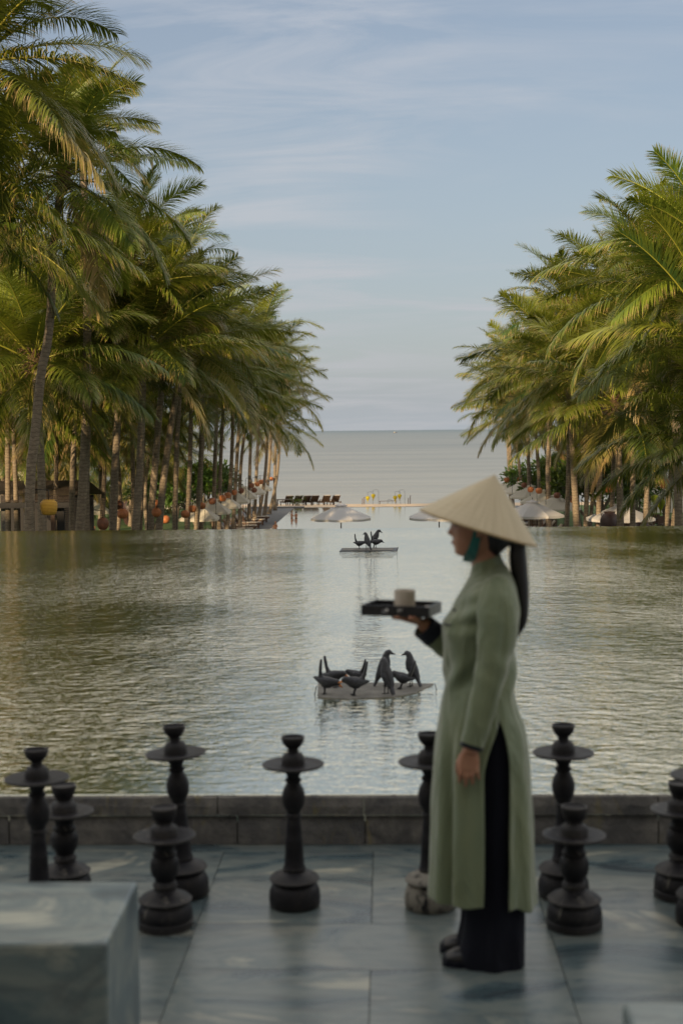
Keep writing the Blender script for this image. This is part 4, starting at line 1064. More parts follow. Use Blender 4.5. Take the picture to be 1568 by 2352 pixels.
# ============================================================ BUILDINGS AT THE SIDES
def bar_pavilion():
    D0, D1 = 56, 62
    xa, xb = P(-90, 1200, D0).x, P(146, 1200, D0).x
    t = thing('beach_bar', 'open dark wooden bar pavilion with shingle roof behind the left trunks', 'pavilion', ((xa + xb) / 2, 59, GZ)); o = t.location.copy()
    ze = P(60, 1153, D0).z; zr = ze + .75
    m = MB(); n = 18
    for k in range(n):      # rows of shingles
        a, b = k / n, (k + 1) / n
        y0, y1 = lerp(D0 - .5, 59, a), lerp(D0 - .5, 59, b); z0, z1 = lerp(ze, zr, a), lerp(ze, zr, b)
        m.add([(xa - .4, y0, z0 + .03), (xb + .4, y0, z0 + .03), (xb + .4, y1, z1), (xa - .4, y1, z1)], [(0, 1, 2, 3)])
    m.add([(xa - .4, D1 + .5, ze), (xb + .4, D1 + .5, ze), (xb + .4, 59, zr), (xa - .4, 59, zr)], [(0, 3, 2, 1)])
    m.build('roof', M['roofwood'], t, origin=o)
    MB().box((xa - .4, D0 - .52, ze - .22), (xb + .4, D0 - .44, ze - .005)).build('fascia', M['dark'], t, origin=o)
    for px in (-40, 9, 41, 74, 100, 122):
        x = P(px, 1200, D0).x; MB().box((x - .08, D0, GZ), (x + .08, D0 + .16, ze - .1)).build('post', M['wood'] if px != 9 else M['rough'], t, origin=o)
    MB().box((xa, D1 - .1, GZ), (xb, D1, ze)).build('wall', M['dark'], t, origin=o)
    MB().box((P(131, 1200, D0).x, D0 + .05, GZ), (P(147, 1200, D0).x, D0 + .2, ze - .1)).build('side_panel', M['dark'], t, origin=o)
    MB().box((xa + .6, D0 + 1.2, GZ), (P(60, 1200, D0).x, D0 + 1.8, GZ + 1.1)).build('counter', M['wood'], t, origin=o)
    for k in range(5):
        x = P(12 + k * 22, 1200, D0 + 2).x
        s = thing('bar_stool', 'dark wooden bar stool under the roof of the beach bar', 'stool', (x, D0 + .75, GZ), 0, 'bar stools in the beach bar')
        MB().box((-.2, -.2, .74), (.2, .2, .80)).build('seat', M['wood2'], s)
        MB().box((-.2, .16, .80), (.2, .2, 1.2)).build('backrest', M['wood'], s)
        for a in (-.17, .17):
            for b in (-.17, .17): MB().bar((a * 1.2, b * 1.2, 0), (a, b, .74), .04).build('leg', M['wood'], s)
bar_pavilion()
def villa(px0, px1, D, y0, y1, label, roofy):
    xa, xb = P(px0, 1100, D).x, P(px1, 1100, D).x; z1 = P(px1, y1, D).z
    t = thing('villa', label, 'building', ((xa + xb) / 2, D, GZ)); o = t.location.copy()
    MB().box((xa, D, GZ), (xb, D + 7, z1)).build('wall', M['plaster'], t, origin=o)
    zr = z1 + roofy; xm = .8
    MB().add([(xa - xm, D - xm, z1 + .003), (xb + xm, D - xm, z1 + .003), (xb + xm, D + 7 + xm, z1 + .003), (xa - xm, D + 7 + xm, z1 + .003), (xa + 2, D + 3.5, zr), (xb - 2, D + 3.5, zr)], [(0, 1, 5, 4), (1, 2, 5), (2, 3, 4, 5), (3, 0, 4), (3, 2, 1, 0)]).build('roof', M['tile_red'], t, origin=o)
    n = max(2, int((xb - xa) / 3))
    for k in range(n):
        x = lerp(xa + .8, xb - 2, k / max(1, n - 1))
        wf = MB().box((x, D - .05, z1 - 1.9), (x + 1.3, D - .003, z1 - .5)).build('window', M['wood'], t, origin=o)
        MB().box((x + .1, D - .06, z1 - 1.8), (x + 1.2, D - .053, z1 - .6)).build('pane', M['glass'], wf, origin=(0, 0, 0)).location = -o
villa(-40, 56, 118, 1220, 1077, 'pale villa with a dark window and red tiled roof at the left edge', 1.6)
# right side: dining corner with tables and chairs in shade
def chair_proto():
    t = thing('dining_chair', 'x', 'chair', (0, 0, 0))
    MB().box((-.23, -.23, .42), (.23, .23, .47)).build('seat', M['wood2'], t)
    MB().box((-.23, .19, .47), (.23, .23, .95)).build('backrest', M['wood'], t)
    for a in (-.2, .2):
        for b in (-.2, .2): MB().box((a - .025, b - .025, 0), (a + .025, b + .025, .418)).build('leg', M['wood'], t)
    return t
CP = chair_proto(); cu = [0]
for k, (px, D) in enumerate(((1440, 80), (1478, 76), (1512, 82), (1545, 77))):
    q = P(px, 1200, D)
    t = thing('dining_table', 'dark dining table on the shaded right terrace beside its chairs', 'table', (q.x, D, GZ), 0, 'dining tables at the right')
    MB().box((-.6, -.45, .72), (.6, .45, .77)).build('tabletop', M['wood2'], t)
    for a in (-.52, .52):
        for b in (-.38, .38): MB().box((a - .035, b - .035, 0), (a + .035, b + .035, .718)).build('leg', M['wood'], t)
    for (dx, dy, rz) in ((0, .7, 0), (0, -.7, math.pi), (-.85, 0, math.pi / 2)):
        c = CP if cu[0] == 0 else copy_tree(CP); cu[0] = 1
        c.location = (q.x + dx, D + dy, GZ); c.rotation_euler = (0, 0, rz); c['label'] = 'dark wooden dining chair on the shaded right terrace'; c['group'] = 'dining chairs at the right'
t = thing('garden_wall', 'long pale low wall at the back of the right terrace', 'wall', (P(1500, 1150, 100).x, 100, GZ))
MB().box((-3, 0, 0), (14, .3, 1.6)).build('wall_face', M['plaster'], t)
t = thing('garden_wall', 'pale retaining wall far behind the left lawn trunks', 'wall', (P(250, 1150, 112).x, 110, GZ))
MB().box((-12, 0, 0), (8, .3, .9)).build('wall_face', M['plaster'], t)
# fishing boats on the horizon
def boat(px, D, s, label):
    q = P(px, 990, D); t = thing('fishing_boat', label, 'boat', (q.x, D, -5.05)); rings = []
    for u in (0, .15, .5, .85, 1):
        w_ = (.02, .7, 1, .7, .05)[(0, .15, .5, .85, 1).index(u)]; sh = 1.0 + .8 * (2*u - 1) ** 4
        rings.append([Vector(((u - .5) * 12, -1.4*w_, sh)), Vector(((u - .5) * 11, 0, -.3)), Vector(((u - .5) * 12, 1.4*w_, sh)), Vector(((u - .5) * 12, 0, sh - .2))])
    MB().loft(rings).build('hull', M['wood'], t); MB().box((-3.5, -.9, .9), (-.5, .9, 2.8)).build('cabin', M['plaster'], t); t.scale = (s,) * 3; MB().tube([(1, 0, .5), (1, 0, 4.5)], .08, 6).build('mast', M['wood'], t)
boat(907, 3000, .7, 'tiny fishing boat on the sea horizon right of centre')

# ============================================================ PEOPLE
def ring_ellipse(c, rx, ry, n=28, ax=Vector((1, 0, 0)), ay=Vector((0, 1, 0)), p=2.0):
    out = []
    for j in range(n):
        a = 2 * math.pi * j / n; ca, sa = math.cos(a), math.sin(a)
        out.append(c + ax * (rx * math.copysign(abs(ca) ** (2 / p), ca)) + ay * (ry * math.copysign(abs(sa) ** (2 / p), sa)))
    return out

def bather(px, py, D, h, label, face, arm):
    """person standing in the pool, seen from the hips up"""
    q = P(px, py, D); zw = GZ + .035
    t = thing('person', label, 'person', (q.x, D, zw), face, None)
    m = MB()
    m.tube([(0, 0, -.5), (0, 0, -.2), (0, 0, 0), (0, 0, .18), (0, 0, .34), (0, 0, .46), (0, 0, .52), (0, 0, .60)], [.09, .10, .11, .10, .125, .11, .05, .05], 14, rb=[.15, .16, .16, .14, .18, .19, .06, .05], lat=(0, 1, 0))
    m.tube([(0, 0, .57), (.01, 0, .62), (.02, 0, .69), (.01, 0, .76), (0, 0, .80)], [.04, .07, .095, .085, .03], 12, rb=[.04, .06, .075, .07, .02], lat=(0, 1, 0))
    m.tube([(.1, 0, .665), (.125, 0, .66), (.11, 0, .69)], [.015, .012, .008], 6)
    for s in (-1, 1):
        e = Vector((.08 + arm, s*.24, .22)); w_ = e + Vector((.2, -s*.06, arm * .3 - .02))
        m.tube([(0, s*.17, .44), e, w_, w_ + Vector((.08, 0, -.01))], [.048, .038, .028, .025], 8)
    b = m.build('body', M['skin'], t); remesh(b, .014, 3)
    MB().tube([(-.02, 0, .60), (-.035, 0, .68), (-.03, 0, .76), (0, 0, .815)], [.05, .085, .09, .03], 10, rb=[.05, .08, .08, .03], lat=(0, 1, 0)).build('hair', M['hair'], t, smooth=True)
    MB().tube([(0, 0, -.25), (0, 0, -.02), (0, 0, .04)], [.115, .125, .12], 14, rb=[.17, .175, .168], lat=(0, 1, 0)).build('swimwear', M['dark'], t, smooth=True)
    t.scale = (h,) * 3
bather(670, 1188, 97, .62, 'bather at the left in the lower pool, standing close to the other', .4, .0)
bather(680, 1188.5, 96.7, .6, 'bather at the right in the lower pool, bare shoulders to the camera', 2.4, .05)
bather(633, 1215, 86, .6, 'bather alone at the left edge of the lower pool near the paving', -2, .0)

# ---------------------------------------------------- the woman
YC = 4.92
W = thing('person', 'woman in a sage green tunic dress and conical hat carrying a tray', 'person', (P(1125, 2222, YC).x, YC, 0))
WO = W.location.copy()
def Q(x, y, Y=YC): return P(x, y, Y)
def ipath(keys, n):
    """smooth resample of rows of numbers (Catmull-Rom)"""
    K = [tuple(map(float, k)) for k in keys]; out = []
    for i in range(n):
        u = i / (n - 1) * (len(K) - 1); k = min(int(u), len(K) - 2); f = u - k
        p0, p1, p2, p3 = K[max(k-1, 0)], K[k], K[k+1], K[min(k+2, len(K)-1)]
        out.append(tuple(.5 * ((2*b) + (c-a)*f + (2*a-5*b+4*c-d)*f*f + (3*b-a-3*c+d)*f**3) for a, b, c, d in zip(p0, p1, p2, p3)))
    return out

# --- body: one continuous skin surface (head, neck, torso, arms, hands, legs)
body = MB()
heads = [(1133, 1078, 1118, .026), (1143, 1057, 1140, .050), (1158, 1044, 1152, .066), (1178, 1037, 1158, .073), (1194, 1035.5, 1159, .0745), (1205, 1037, 1159, .074), (1216, 1038, 1157, .073), (1228, 1039, 1154, .071),
         (1238, 1040, 1150, .068), (1248, 1041, 1144, .064), (1258, 1043.5, 1136, .058), (1267, 1045.5, 1124, .050), (1273, 1049, 1108, .040), (1278, 1060, 1095, .022)]
keys = ipath(heads, 60); rings = []; NH = 64
for (y, x0, x1, hw_) in keys:
    a, b = Q(x0, y), Q(x1, y); cx_ = (a.x + b.x) / 2; rx = (b.x - a.x) / 2; ring = []
    for j in range(NH):
        th = 2 * math.pi * j / NH; ca, sa = math.cos(th), math.sin(th)
        X = cx_ - rx * math.copysign(abs(ca) ** .92, ca); Yv = hw_ * math.copysign(abs(sa) ** .9, sa)
        f = max(0, ca)
        def g_(yc, sy, st, amp): return amp * math.exp(-((y - yc) / sy) ** 2 - (th if th < math.pi else 2*math.pi - th) ** 2 / st ** 2)
        pr = 0
        pr += g_(1223.5, 6.5, .20, .0165) + g_(1214, 10, .15, .008)        # nose
        pr += g_(1243, 4, .32, .0045) + g_(1251, 3.6, .30, .0042)        # lips
        pr += g_(1268, 6, .45, .004) + g_(1193, 6, .7, .0025)            # chin, brow
        for e in (-.42, .42):                                               # eye sockets
            dt = (th if th < math.pi else th - 2*math.pi) - e
            pr -= .007 * math.exp(-((y - 1203) / 6) ** 2 - (dt / .22) ** 2)
            pr += .0035 * math.exp(-((y - 1219) / 9) ** 2 - ((dt - math.copysign(.35, e)) / .35) ** 2)
        ring.append(Vector((X - pr, YC + Yv * (1 + .0 * f), Q(x0, y).z if False else a.z * .5 + b.z * .5)))
    rings.append(ring)
body.loft(rings)
body.tube([Q(1108, 1225), Q(1111, 1262), Q(1115, 1295), Q(1120, 1325)], [.052, .047, .050, .066], 20, rb=[.050, .046, .050, .075], lat=(0, 1, 0))
tor = [(1325, 1120, .050, .065), (1350, 1124, .055, .115), (1390, 1115, .075, .145), (1440, 1105, .095, .15), (1500, 1100, .095, .125), (1550, 1098, .09, .12), (1620, 1102, .085, .125), (1690, 1104, .08, .125), (1740, 1106, .07, .11)]
body.tube([Q(x, y) for y, x, *_ in tor], [t_[2] for t_ in tor], 24, rb=[t_[3] for t_ in tor], lat=(0, 1, 0))
for (Yl, ft) in ((4.865, 2228), (4.985, 2200)):
    body.tube([Q(1122, 1700, Yl), Q(1125, 1900, Yl), Q(1125, 1990, Yl), Q(1120, 2120, Yl), Q(1130, ft - 18, Yl)], [.055, .050, .046, .040, .034], 14)
    body.tube([Q(1140, ft - 16, Yl), Q(1110, ft - 18, Yl), Q(1060, ft - 10, Yl), Q(1030, ft - 9, Yl)], [.028, .030, .022, .012], 12, rb=[.028, .034, .038, .026], lat=(0, 1, 0))
# left arm (near the viewer), hanging
Yn = YC - .20
body.tube([Q(1136, 1362, YC - .125), Q(1138, 1440, YC - .185), Q(1126, 1545, Yn), Q(1106, 1632, Yn - .01), Q(1083, 1706, Yn - .02), Q(1078, 1728, Yn - .02)], [.036, .036, .034, .030, .0235, .025], 14)
# left hand: back of the hand towards the viewer, fingers curled in
Yh = Yn - .02
def frus(pts, rads, n=10, **kw): body.tube([Q(*p) for p in pts], rads, n, **kw)
# palm: broad along the picture's x, thin towards the viewer
palm_rings = []
for (y, xa, xb, tk) in [(1716, 1064, 1094, .015), (1728, 1058, 1098, .0155), (1742, 1054, 1100, .0145), (1756, 1051, 1101, .0135), (1768, 1051, 1100, .0125), (1773, 1053, 1098, .008)]:
    c = Q((xa + xb) / 2, y, Yh); palm_rings.append(ring_ellipse(c, (Q(xb, y, Yh).x - Q(xa, y, Yh).x) / 2, tk, 18, p=2.6))
body.loft(palm_rings)
for (x, y0, dx, L_) in [(1057.5, 1764, -2.5, 34), (1070, 1768, -1.0, 38), (1082, 1767, 2.0, 34), (1093, 1763, 4.5, 26)]:
    frus([(x, y0 - 8, Yh), (x + dx * .4, y0 + L_ * .38, Yh - .006), (x + dx * .9, y0 + L_ * .74, Yh + .006), (x + dx * 1.5, y0 + L_, Yh + .024)], [.0088, .0082, .0074, .0058], 10)
frus([(1062, 1734, Yh + .006), (1053, 1752, Yh + .014), (1050, 1768, Yh + .022), (1053, 1782, Yh + .026)], [.012, .0105, .0088, .0068], 10)
# right arm (far side), forearm out to the tray
Yf = YC + .17
body.tube([Q(1135, 1352, YC + .14), Q(1105, 1430, Yf + .03), Q(1062, 1508, Yf), Q(1015, 1472, YC + .12), Q(976, 1438, YC + .08), Q(968, 1430, YC + .075)], [.044, .040, .036, .031, .024, .024], 14)
Yt = YC + .07
# palm up under the tray
pr_ = []
for (x, y, hy, tk) in [(972, 1433, .022, .016), (962, 1427, .030, .016), (948, 1423.5, .038, .0135), (934, 1421, .041, .0115), (924, 1419.6, .038, .0085)]:
    pr_.append(ring_ellipse(Q(x, y, Yt), tk, hy, 16, ax=Vector((.25, 0, 1)).normalized()))
body.loft(pr_)
for k, (dy, L_) in enumerate([(-.032, 26), (-.011, 32), (.011, 30), (.032, 24)]):
    body.tube([Q(931, 1421, Yt + dy), Q(931 - L_ * .4, 1419.6, Yt + dy * 1.2), Q(931 - L_ * .75, 1418.8, Yt + dy * 1.35), Q(931 - L_, 1418.4, Yt + dy * 1.45)], [.0092, .0084, .0076, .0060], 10)
body.tube([Q(962, 1427, Yt - .030), Q(957, 1423, Yt - .052), Q(946, 1420.5, Yt - .066), Q(938, 1419, Yt - .072)], [.0125, .0108, .009, .007], 10)
bo = body.build('body', M['skin'], W, origin=WO)
remesh(bo, .0032, 4, .5)
# ear, eye, brow, lips
e = MB(); ec = Q(1098, 1214, YC - .074)
e.tube([ec + Vector((.006, 0, .028)), ec + Vector((.012, -.008, .018)), ec + Vector((.010, -.010, 0)), ec + Vector((.002, -.007, -.018)), ec + Vector((-.004, -.002, -.028))], [.006, .009, .009, .007, .004], 8, rb=[.010, .013, .012, .010, .006], lat=(1, 0, 0))
e.build('ear', M['skin'], W, origin=WO, smooth=True)
for s in (-1, 1):
    c = Q(1049, 1203, YC + s * .032)
    MB().lathe([(0.001, -.011), (.008, -.008), (.011, 0), (.008, .008), (.001, .011)], 12, c).build('eye', M['eye'], W, origin=WO, smooth=True)
    MB().tube([Q(1042, 1193, YC + s * .018), Q(1045, 1189.5, YC + s * .036), Q(1053, 1191, YC + s * .056)], [.002, .003, .0015], 6).build('eyebrow', M['hair'], W, origin=WO)
MB().tube([Q(1044, 1247.5, YC - .020), Q(1038.6, 1246, YC - .008), Q(1037.6, 1245.6, YC), Q(1038.6, 1246, YC + .008), Q(1044, 1247.5, YC + .020)], [.002, .0042, .0046, .0042, .002], 8).build('lips', M['lip'], W, origin=WO, smooth=True)

# hair: cap over the back of the skull, then the long ponytail
hm = MB(); rings = []
for (y, x0, x1, hw_) in ipath([(1128, 1085, 1122, .030), (1140, 1066, 1146, .058), (1160, 1062, 1162, .074), (1185, 1072, 1168, .081), (1205, 1090, 1170, .0815), (1225, 1098, 1171, .079), (1245, 1104, 1172, .070), (1262, 1112, 1158, .052), (1274, 1122, 1146, .034)], 26):
    a, b = Q(x0, y), Q(x1, y); rings.append(ring_ellipse((a + b) / 2, (b.x - a.x) / 2, hw_, 30, p=2.2))
hm.loft(rings)
hm.tube([Q(1160, 1232), Q(1172, 1240), Q(1184, 1244), Q(1190, 1250)], [.030, .026, .024, .022], 14)
hp = [(1236, 1178, .018, .022), (1250, 1188, .024, .026), (1275, 1188, .029, .028), (1310, 1191, .029, .029), (1350, 1196, .026, .029), (1395, 1198.5, .022, .028), (1425, 1197.5, .019, .025), (1445, 1193, .013, .017), (1464, 1186, .003, .004)]
hk = ipath(hp, 30)
rgs = []
for i, (y, x, rx, ry) in enumerate(hk):
    c = Q(x, y, YC + .002); n = 36
    rgs.append([c + Vector((rx * math.cos(2*math.pi*j/n) * (1 + .05 * math.sin(j * 2.4 + i * .15)), ry * math.sin(2*math.pi*j/n) * (1 + .05 * math.sin(j * 2.4 + i * .15)), 0)) for j in range(n)])
hm.loft(rgs)
hm.build('hair', M['hair'], W, origin=WO, smooth=True)

# --- tunic dress: torso, then a front and a back panel parted by side slits
DR = [  # front (x,y), back (x,y), half width
 (1083, 1300, 1150, 1279, .055), (1081, 1312, 1156, 1292, .060), (1079, 1323, 1164, 1303, .092), (1072, 1338, 1173, 1320, .142), (1060, 1358, 1181, 1342, .172), (1048, 1380, 1187, 1368, .178),
 (1036, 1402, 1190.5, 1398, .172), (1024, 1424, 1190, 1424, .162), (1017.5, 1444, 1187.5, 1446, .155), (1017, 1462, 1184.5, 1464, .148), (1018.5, 1500, 1180.5, 1495, .136), (1022.5, 1538, 1178.5, 1535, .130),
 (1021, 1565, 1179, 1565, .136), (1017, 1596, 1181.5, 1596, .150), (1011, 1630, 1188, 1629, .164)]
def dress_point(x0, y0, x1, y1, hw_, th, fold=0.0, i=0):
    a, b = Q(x0, y0), Q(x1, y1); c = (a + b) / 2; ax = (b - a) / 2
    ca, sa = math.cos(th), math.sin(th)
    k = 1 + fold * (.55 * math.sin(5 * th + .6) + .45 * math.sin(9 * th + 2.0)) * min(1, abs(sa) * 1.6)
    return c - ax * math.copysign(abs(ca) ** .88, ca) + Vector((0, -hw_ * k * math.copysign(abs(sa) ** .88, sa), 0))
dm = MB()
LW = [(1011, 1630, 1188, 1629, .164), (1006, 1662, 1199.5, 1657, .172), (1001, 1695, 1208, 1690, .178), (996, 1740, 1213.5, 1735, .180), (992, 1800, 1217.5, 1795, .182), (989, 1883, 1222, 1880, .184), (986.5, 1960, 1226, 1960, .184), (984.5, 2015, 1229.5, 2024, .180), (983, 2046, 1231.5, 2062, .178)]
SL = [(1130, 1131), (1131, 1147), (1118, 1155), (1105, 1160.5), (1103, 1161.5), (1103.5, 1160.5), (1103.5, 1159.5), (1103, 1158.5), (1102, 1158)]
ALL = DR + LW[1:]
def seam(k, i):
    if i < len(DR) - 1: return (0, 0)          # closed: the slit edges meet half way round
    a, b = SL[i - len(DR) + 1]; return (a, b)
ck, ce = [], []
for i, k in enumerate(ALL):
    cx_ = (k[0] + k[2]) / 2; hx = (k[2] - k[0]) / 2; a, b = seam(k, i)
    if i < len(DR): a = b = lerp(cx_, 1136, (i / (len(DR) - 1)) ** 2)
    te_ = []
    for xe in (a, b):
        v = max(-1, min(1, (cx_ - xe) / hx)); v = math.copysign(abs(v) ** (1 / .88), v); te_.append(math.acos(v))
    ce.append(tuple(te_))
NR = 120
rk = ipath(ALL, NR); re_ = ipath(ce, NR)
uslit = (len(DR) - 1) / (len(ALL) - 1)
def panel(front):
    rows = []
    for i, (k, e_) in enumerate(zip(rk, re_)):
        g0 = i / (NR - 1); u = max(0, (g0 - uslit) / (1 - uslit)); y = k[1]
        te = e_[0] if front else e_[1]
        if u == 0: te = (e_[0] + e_[1]) / 2
        nn = 60; row = []
        for j in range(nn + 1):
            w_ = j / nn
            th = lerp(-te, te, w_) if front else lerp(te, 2 * math.pi - te, w_)
            p = dress_point(*k, th, 0)
            c = Vector(((Q(k[0], k[1]).x + Q(k[2], k[3]).x) / 2, YC, p.z))
            us = u * u * (3 - 2 * u); us = us ** .7
            amp = (.085 if front else .05) * us * (math.sin(th * 7.0 + 2.35) * .55 + .3 * math.sin(th * 13 + 1))
            amp *= (1 - abs(math.cos(th)) ** 6)
            if front:   # deep vertical fold a hand's width behind the front edge
                dt = abs(th) - .80; amp -= .30 * us * math.exp(-(dt / .16) ** 2); dt = abs(th) - 1.2; amp += .09 * us * math.exp(-(dt / .25) ** 2)
            thm = th if th < math.pi else th - 2 * math.pi
            if 1395 < y < 1490:
                for s in (-1, 1): p.x -= .010 * math.exp(-((thm - s * .55) / .38) ** 2 - ((y - 1440) / 24) ** 2)
            cr = .012 * math.sin(th * 6 + y * .055) * math.exp(-((y - 1545) / 34) ** 2) + .009 * math.sin(y * .12 + th * 3) * math.exp(-((y - 1400) / 40) ** 2) * abs(math.sin(th))
            p += (p - c).normalized() * cr
            p = c + (p - c) * (1 + amp + .006 * math.sin(th * 4 + y * .028) + .004 * math.sin(th * 9 - y * .05))
            if u > .6: p.z -= (u - .6) / .4 * (.010 * math.sin(abs(th) * 3) + .006 * math.sin(th * 11))
            row.append(p)
        rows.append(row)
    return rows
for fr_ in (True, False): dm.loft(panel(fr_), cap=False, closed=False)
do = dm.build('dress', M['dress'], W, origin=WO, smooth=True)
sm = do.modifiers.new('t', 'SOLIDIFY'); sm.thickness = .003; sm.offset = 0
# collar band and side fastening
MB().loft([[dress_point(*k[:4], k[4] * 1.02, 2*math.pi*j/40) + Vector((0, 0, dz)) for j in range(40)] for k, dz in ((DR[1], -.004), (DR[0], .0), ((1085, 1293, 1149, 1271, .053), 0))], cap=False).build('collar', M['dress'], W, origin=WO, smooth=True)
for (x, y, dy) in ((1056, 1369, -.03), (1041, 1400, -.06), (1022, 1433, -.075)):
    MB().tube([Q(x, y, YC + dy), Q(x + 5, y + 3, YC + dy - .012), Q(x + 14, y + 2, YC + dy - .03)], [.0045, .003, .002], 7).build('cloth_button', M['sleeve_in'], W, origin=WO)

# sleeves
def sleeve(keys, name='sleeve', m='dress', n=30):
    ks = ipath(keys, 34); mm = MB(); rings = []
    for i, (x, y, Y, rx, ry) in enumerate(ks):
        a = ks[max(i-1, 0)]; b = ks[min(i+1, len(ks)-1)]
        d_ = (Q(b[0], b[1], b[2]) - Q(a[0], a[1], a[2])).normalized()
        la = Vector((0, 1, 0)); la = (la - d_ * la.dot(d_)).normalized(); ax = la.cross(d_).normalized(); c = Q(x, y, Y); ring = []
        for j in range(n):
            t_ = 2 * math.pi * j / n; f = 1 + .04 * math.sin(3 * t_ + i * .35) + .045 * math.sin(i * 1.1 + 2 * t_) * math.exp(-((i - 17) / 9) ** 2) + .02 * math.sin(i * 1.7 + t_)
            ring.append(c + ax * rx * math.cos(t_) * f + la * ry * math.sin(t_) * f)
        rings.append(ring)
    mm.loft(rings, cap=False); return mm, rings
ns = [(1146, 1338, YC - .10, .040, .035), (1143, 1358, YC - .135, .060, .045), (1141, 1400, YC - .165, .067, .05), (1139, 1450, YC - .18, .0655, .05), (1133, 1500, YC - .19, .059, .048), (1127, 1545, Yn, .0535, .046), (1116, 1590, Yn - .005, .0485, .043), (1102, 1640, Yn - .01, .0455, .04), (1090, 1684, Yn - .015, .042, .036), (1080.5, 1716, Yn - .02, .0385, .032)]
mm, rg_ = sleeve(ns); o = mm.build('sleeve', M['dress'], W, origin=WO, smooth=True)
c_ = MB().loft([[p + (p - sum(r_, Vector()) / len(r_)) * .03 for p in r_] for r_ in (rg_[-2], rg_[-1])] + [[p + Vector((-.003, 0, -.004)) for p in rg_[-1]], [p.lerp(sum(rg_[-1], Vector()) / 30, .12) for p in rg_[-1]]], cap=False).build('cuff', M['sleeve_in'], o, smooth=True, origin=WO)
fs_ = [(1138, 1345, YC + .11, .045, .04), (1120, 1400, YC + .16, .056, .05), (1090, 1465, YC + .19, .055, .05), (1062, 1502, YC + .17, .055, .05), (1035, 1487, YC + .14, .052, .048), (1005, 1464, YC + .11, .047, .045), (972, 1438, YC + .085, .043, .04)]
mm, rg_ = sleeve(fs_); o = mm.build('sleeve', M['dress'], W, origin=WO, smooth=True)
MB().loft([[p + (p - sum(r_, Vector()) / len(r_)) * .04 for p in r_] for r_ in (rg_[-5], rg_[-3], rg_[-1])] + [[p.lerp(sum(rg_[-1], Vector()) / 30, .12) for p in rg_[-1]]], cap=False).build('cuff', M['sleeve_in'], o, smooth=True, origin=WO)

# trousers: wide black legs
tr = MB()
for (Yl, off, rows_) in ((4.86, 0, [(1650, 1085, 1165), (1700, 1078, 1185), (1800, 1072, 1196), (1950, 1070, 1200), (2090, 1066, 1205), (2150, 1060, 1205), (2195, 1052, 1204.5), (2229, 1062, 1204)]),
                         (4.98, 0, [(1650, 1080, 1165), (1700, 1070, 1180), (1800, 1060, 1190), (1950, 1058, 1190), (2085, 1058, 1190), (2130, 1053, 1188), (2165, 1043, 1185), (2196, 1030, 1180)])):
    rings = []
    for i, (y, a, b) in enumerate(ipath(rows_, 30)):
        p0, p1 = Q(a, y, Yl), Q(b, y, Yl); hy = lerp(.085, .078, i / 29)
        n = 40; c = (p0 + p1) / 2; rx = (p1.x - p0.x) / 2
        rings.append([c + Vector((rx * math.cos(2*math.pi*j/n), hy * math.sin(2*math.pi*j/n) * (1 + .10 * (i / 29) * math.sin(7 * 2*math.pi*j/n)), 0)) for j in range(n)])
    tr.loft(rings)
tr.build('trousers', M['trouser'], W, origin=WO, smooth=True)
def shoe(x0, x1, yb, Yl):
    s = MB(); up_ = []; so_ = []
    for (u, h_, w_) in [(0, .010, .012), (.05, .022, .030), (.15, .034, .041), (.3, .042, .044), (.45, .056, .042), (.62, .070, .036), (.8, .074, .034), (.95, .070, .030), (1, .055, .018)]:
        c = Q(lerp(x0, x1, u), yb, Yl); c.z = 0
        up_.append([c + Vector((0, w_ * math.cos(math.pi * 2 * j / 16), .022 + max(-.008, h_ * math.sin(math.pi * 2 * j / 16)))) for j in range(16)])
        so_.append([c + Vector((-.004 if u < .1 else 0, dy * (w_ + .004), z)) for dy, z in ((-1, 0.001), (1, 0.001), (1, .018), (-1, .018))])
    s.loft(up_); o = s.build('shoe', M['shoe'], W, origin=WO, smooth=True)
    MB().loft(so_).build('sole', M['trouser'], o, origin=WO)
shoe(1018, 1185, 2232, 4.866); shoe(1012, 1175, 2203, 4.99)

# conical hat with rim and teal chin ribbon
ap, lf, rt = Q(1133, 1089), Q(963.5, 1169), Q(1232, 1252.5)
mid = (lf + rt) / 2; ux = (rt - lf).normalized(); up_ = Vector((-ux.z, 0, ux.x))
if up_.z < 0: up_ = -up_
# tip the rim a little towards the viewer so the inside stays hidden
rr = (rt - lf).length / 2; hh = (ap - mid).dot(up_)
hat = MB(); prof = []
for i in range(26):
    u = i / 25; prof.append((max(.0015, rr * u ** .97), hh * (1 - u)))
for i in range(25, -1, -1):
    u = i / 25; prof.append((max(.001, (rr - .004) * u ** .97), hh * (1 - u) - .006))
hat.lathe(prof, 72, cap=False)
ho = hat.build('hat', M['hat'], W, smooth=True)
rotm = Matrix((ux, Vector((0, 1, 0)), up_)).transposed()
ho.location = mid - WO; ho.rotation_euler = rotm.to_euler()
rim = MB(); n = 72
rim.tube([(rr * math.cos(2*math.pi*j/n), rr * math.sin(2*math.pi*j/n), -.001) for j in range(n + 1)], .0028, 8, cap=False)
rim.build('hat_rim', M['hat_rim'], ho, smooth=True)
sb = MB(); pts = [(1096, 1196, -.086, .010), (1095, 1215, -.083, .010), (1092, 1238, -.078, .014), (1086, 1262, -.064, .017), (1078, 1280, -.040, .019), (1074, 1290, 0, .019), (1078, 1280, .040, .019), (1086, 1262, .064, .017), (1092, 1238, .078, .014), (1096, 1196, .086, .010)]
rings = []
for (x, y, dy, w_) in ipath(pts, 40):
    c = Q(x, y, YC + dy); rings.append([c + Vector((-w_, 0, .25 * w_)), c + Vector((w_, 0, -.25 * w_)), c + Vector((w_, .0025, -.25 * w_ - .0025)), c + Vector((-w_, .0025, .25 * w_ - .0025))])
sb.loft(rings); sr = sb.build('chin_ribbon', M['strap'], ho, smooth=False)
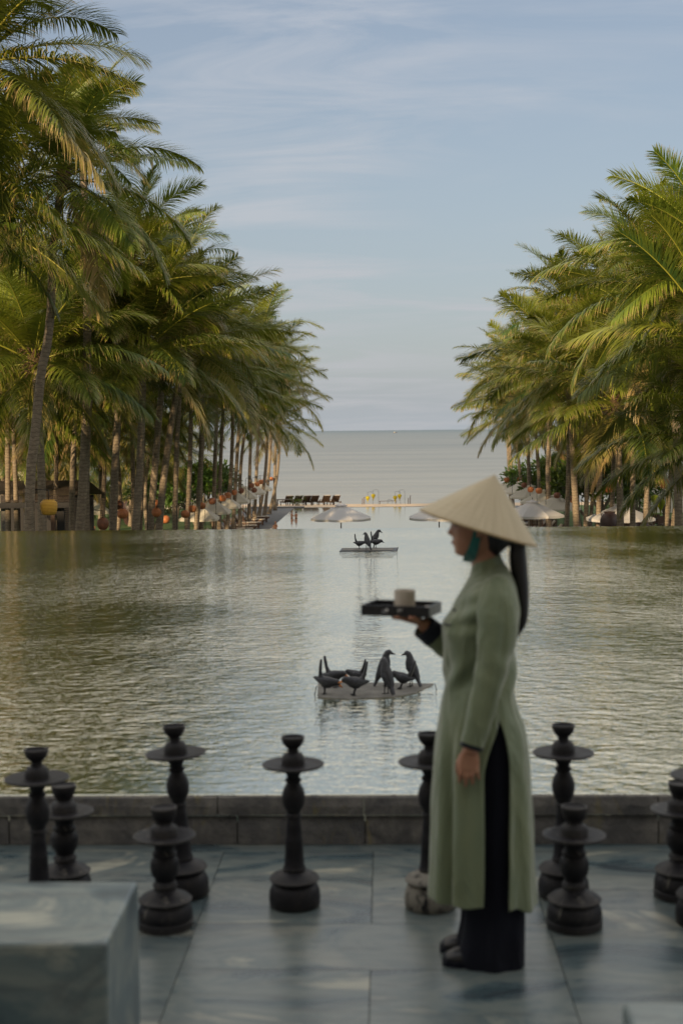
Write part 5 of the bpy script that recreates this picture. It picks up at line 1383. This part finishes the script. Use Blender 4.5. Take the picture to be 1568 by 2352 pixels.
sr.matrix_parent_inverse = (Matrix.Translation(ho.location) @ ho.rotation_euler.to_matrix().to_4x4()).inverted() @ Matrix.Translation(-WO)

# --- tray, cup, dish
TR = lambda x, y, z: (x, y, z)
fl_ = G(829, 1389, 1.245); fr_ = G(985, 1394, 1.245)
vx = (fr_ - fl_); wt = vx.length; rz = math.atan2(vx.y, vx.x); dt_ = .165
t = thing('serving_tray', 'black lacquered tray with handle slots held on the raised hand', 'tray', (fl_.x, fl_.y, 1.207), rz)
th_ = .006
m = MB().box((0, 0, 0), (wt, dt_, .006)); m.build('tray_bottom', M['black_wood'], t)
m = MB().box((0, 0, .0062), (wt, th_, .013)).box((0, 0, .028), (wt, th_, .038))
for a, b in ((0, .075), (.098, .132), (.150, wt)): m.box((a, 0, .0131), (b, th_, .0279))
m.box((0, dt_ - th_, .0062), (wt, dt_, .038)).box((0, th_, .0062), (th_, dt_ - th_, .038)).box((wt - th_, th_, .0062), (wt, dt_ - th_, .038))
m.build('tray_rim', M['black_wood'], t)
def on_tray(u, v, z=0): 
    c, s = math.cos(rz), math.sin(rz); return (fl_.x + u * c - v * s, fl_.y + u * s + v * c, 1.2135 + z)
t = thing('cup', 'speckled beige ceramic cup standing in the middle of the tray', 'cup', on_tray(.138, .075))
MB().lathe([(.030, 0), (.036, .003), (.0375, .02), (.038, .078), (.0365, .079), (.035, .074), (.034, .01), (.01, .008)], 36, cap=True).build('body', M['cup'], t, angle=40)
t = thing('tea_dish', 'small round white dish on the tray right of the cup', 'dish', on_tray(.194, .05))
MB().lathe([(.008, 0), (.012, .003), (.019, .020), (.018, .021), (.011, .006), (.003, .004)], 24).build('bowl', M['white'], t, smooth=True)
t = thing('napkin', 'small folded white napkin at the right end of the tray', 'napkin', on_tray(.218, .11))
MB().box((-.016, -.03, 0), (.016, .03, .018)).build('folded_cloth', M['towel'], t, bevel=.004)
t = thing('spoon', 'white spoon showing through the slot in the tray front', 'spoon', on_tray(.085, .02))
MB().tube([(0, 0, .008), (.02, 0, .011), (.035, 0, .010)], [.008, .010, .005], 8).tube([(.035, 0, .010), (.065, 0, .012)], .003, 6).build('bowl', M['white'], t, smooth=True)

scene.render.engine = 'CYCLES'
scene.view_settings.view_transform = 'Standard'; scene.view_settings.look = 'None'
scene.view_settings.exposure = 0.4; scene.view_settings.gamma = 1.0
scene.cycles.use_denoising = True
scene.cycles.max_bounces = 8; scene.cycles.diffuse_bounces = 3; scene.cycles.glossy_bounces = 4; scene.cycles.transmission_bounces = 4; scene.cycles.transparent_max_bounces = 6
scene.cycles.sample_clamp_indirect = 6
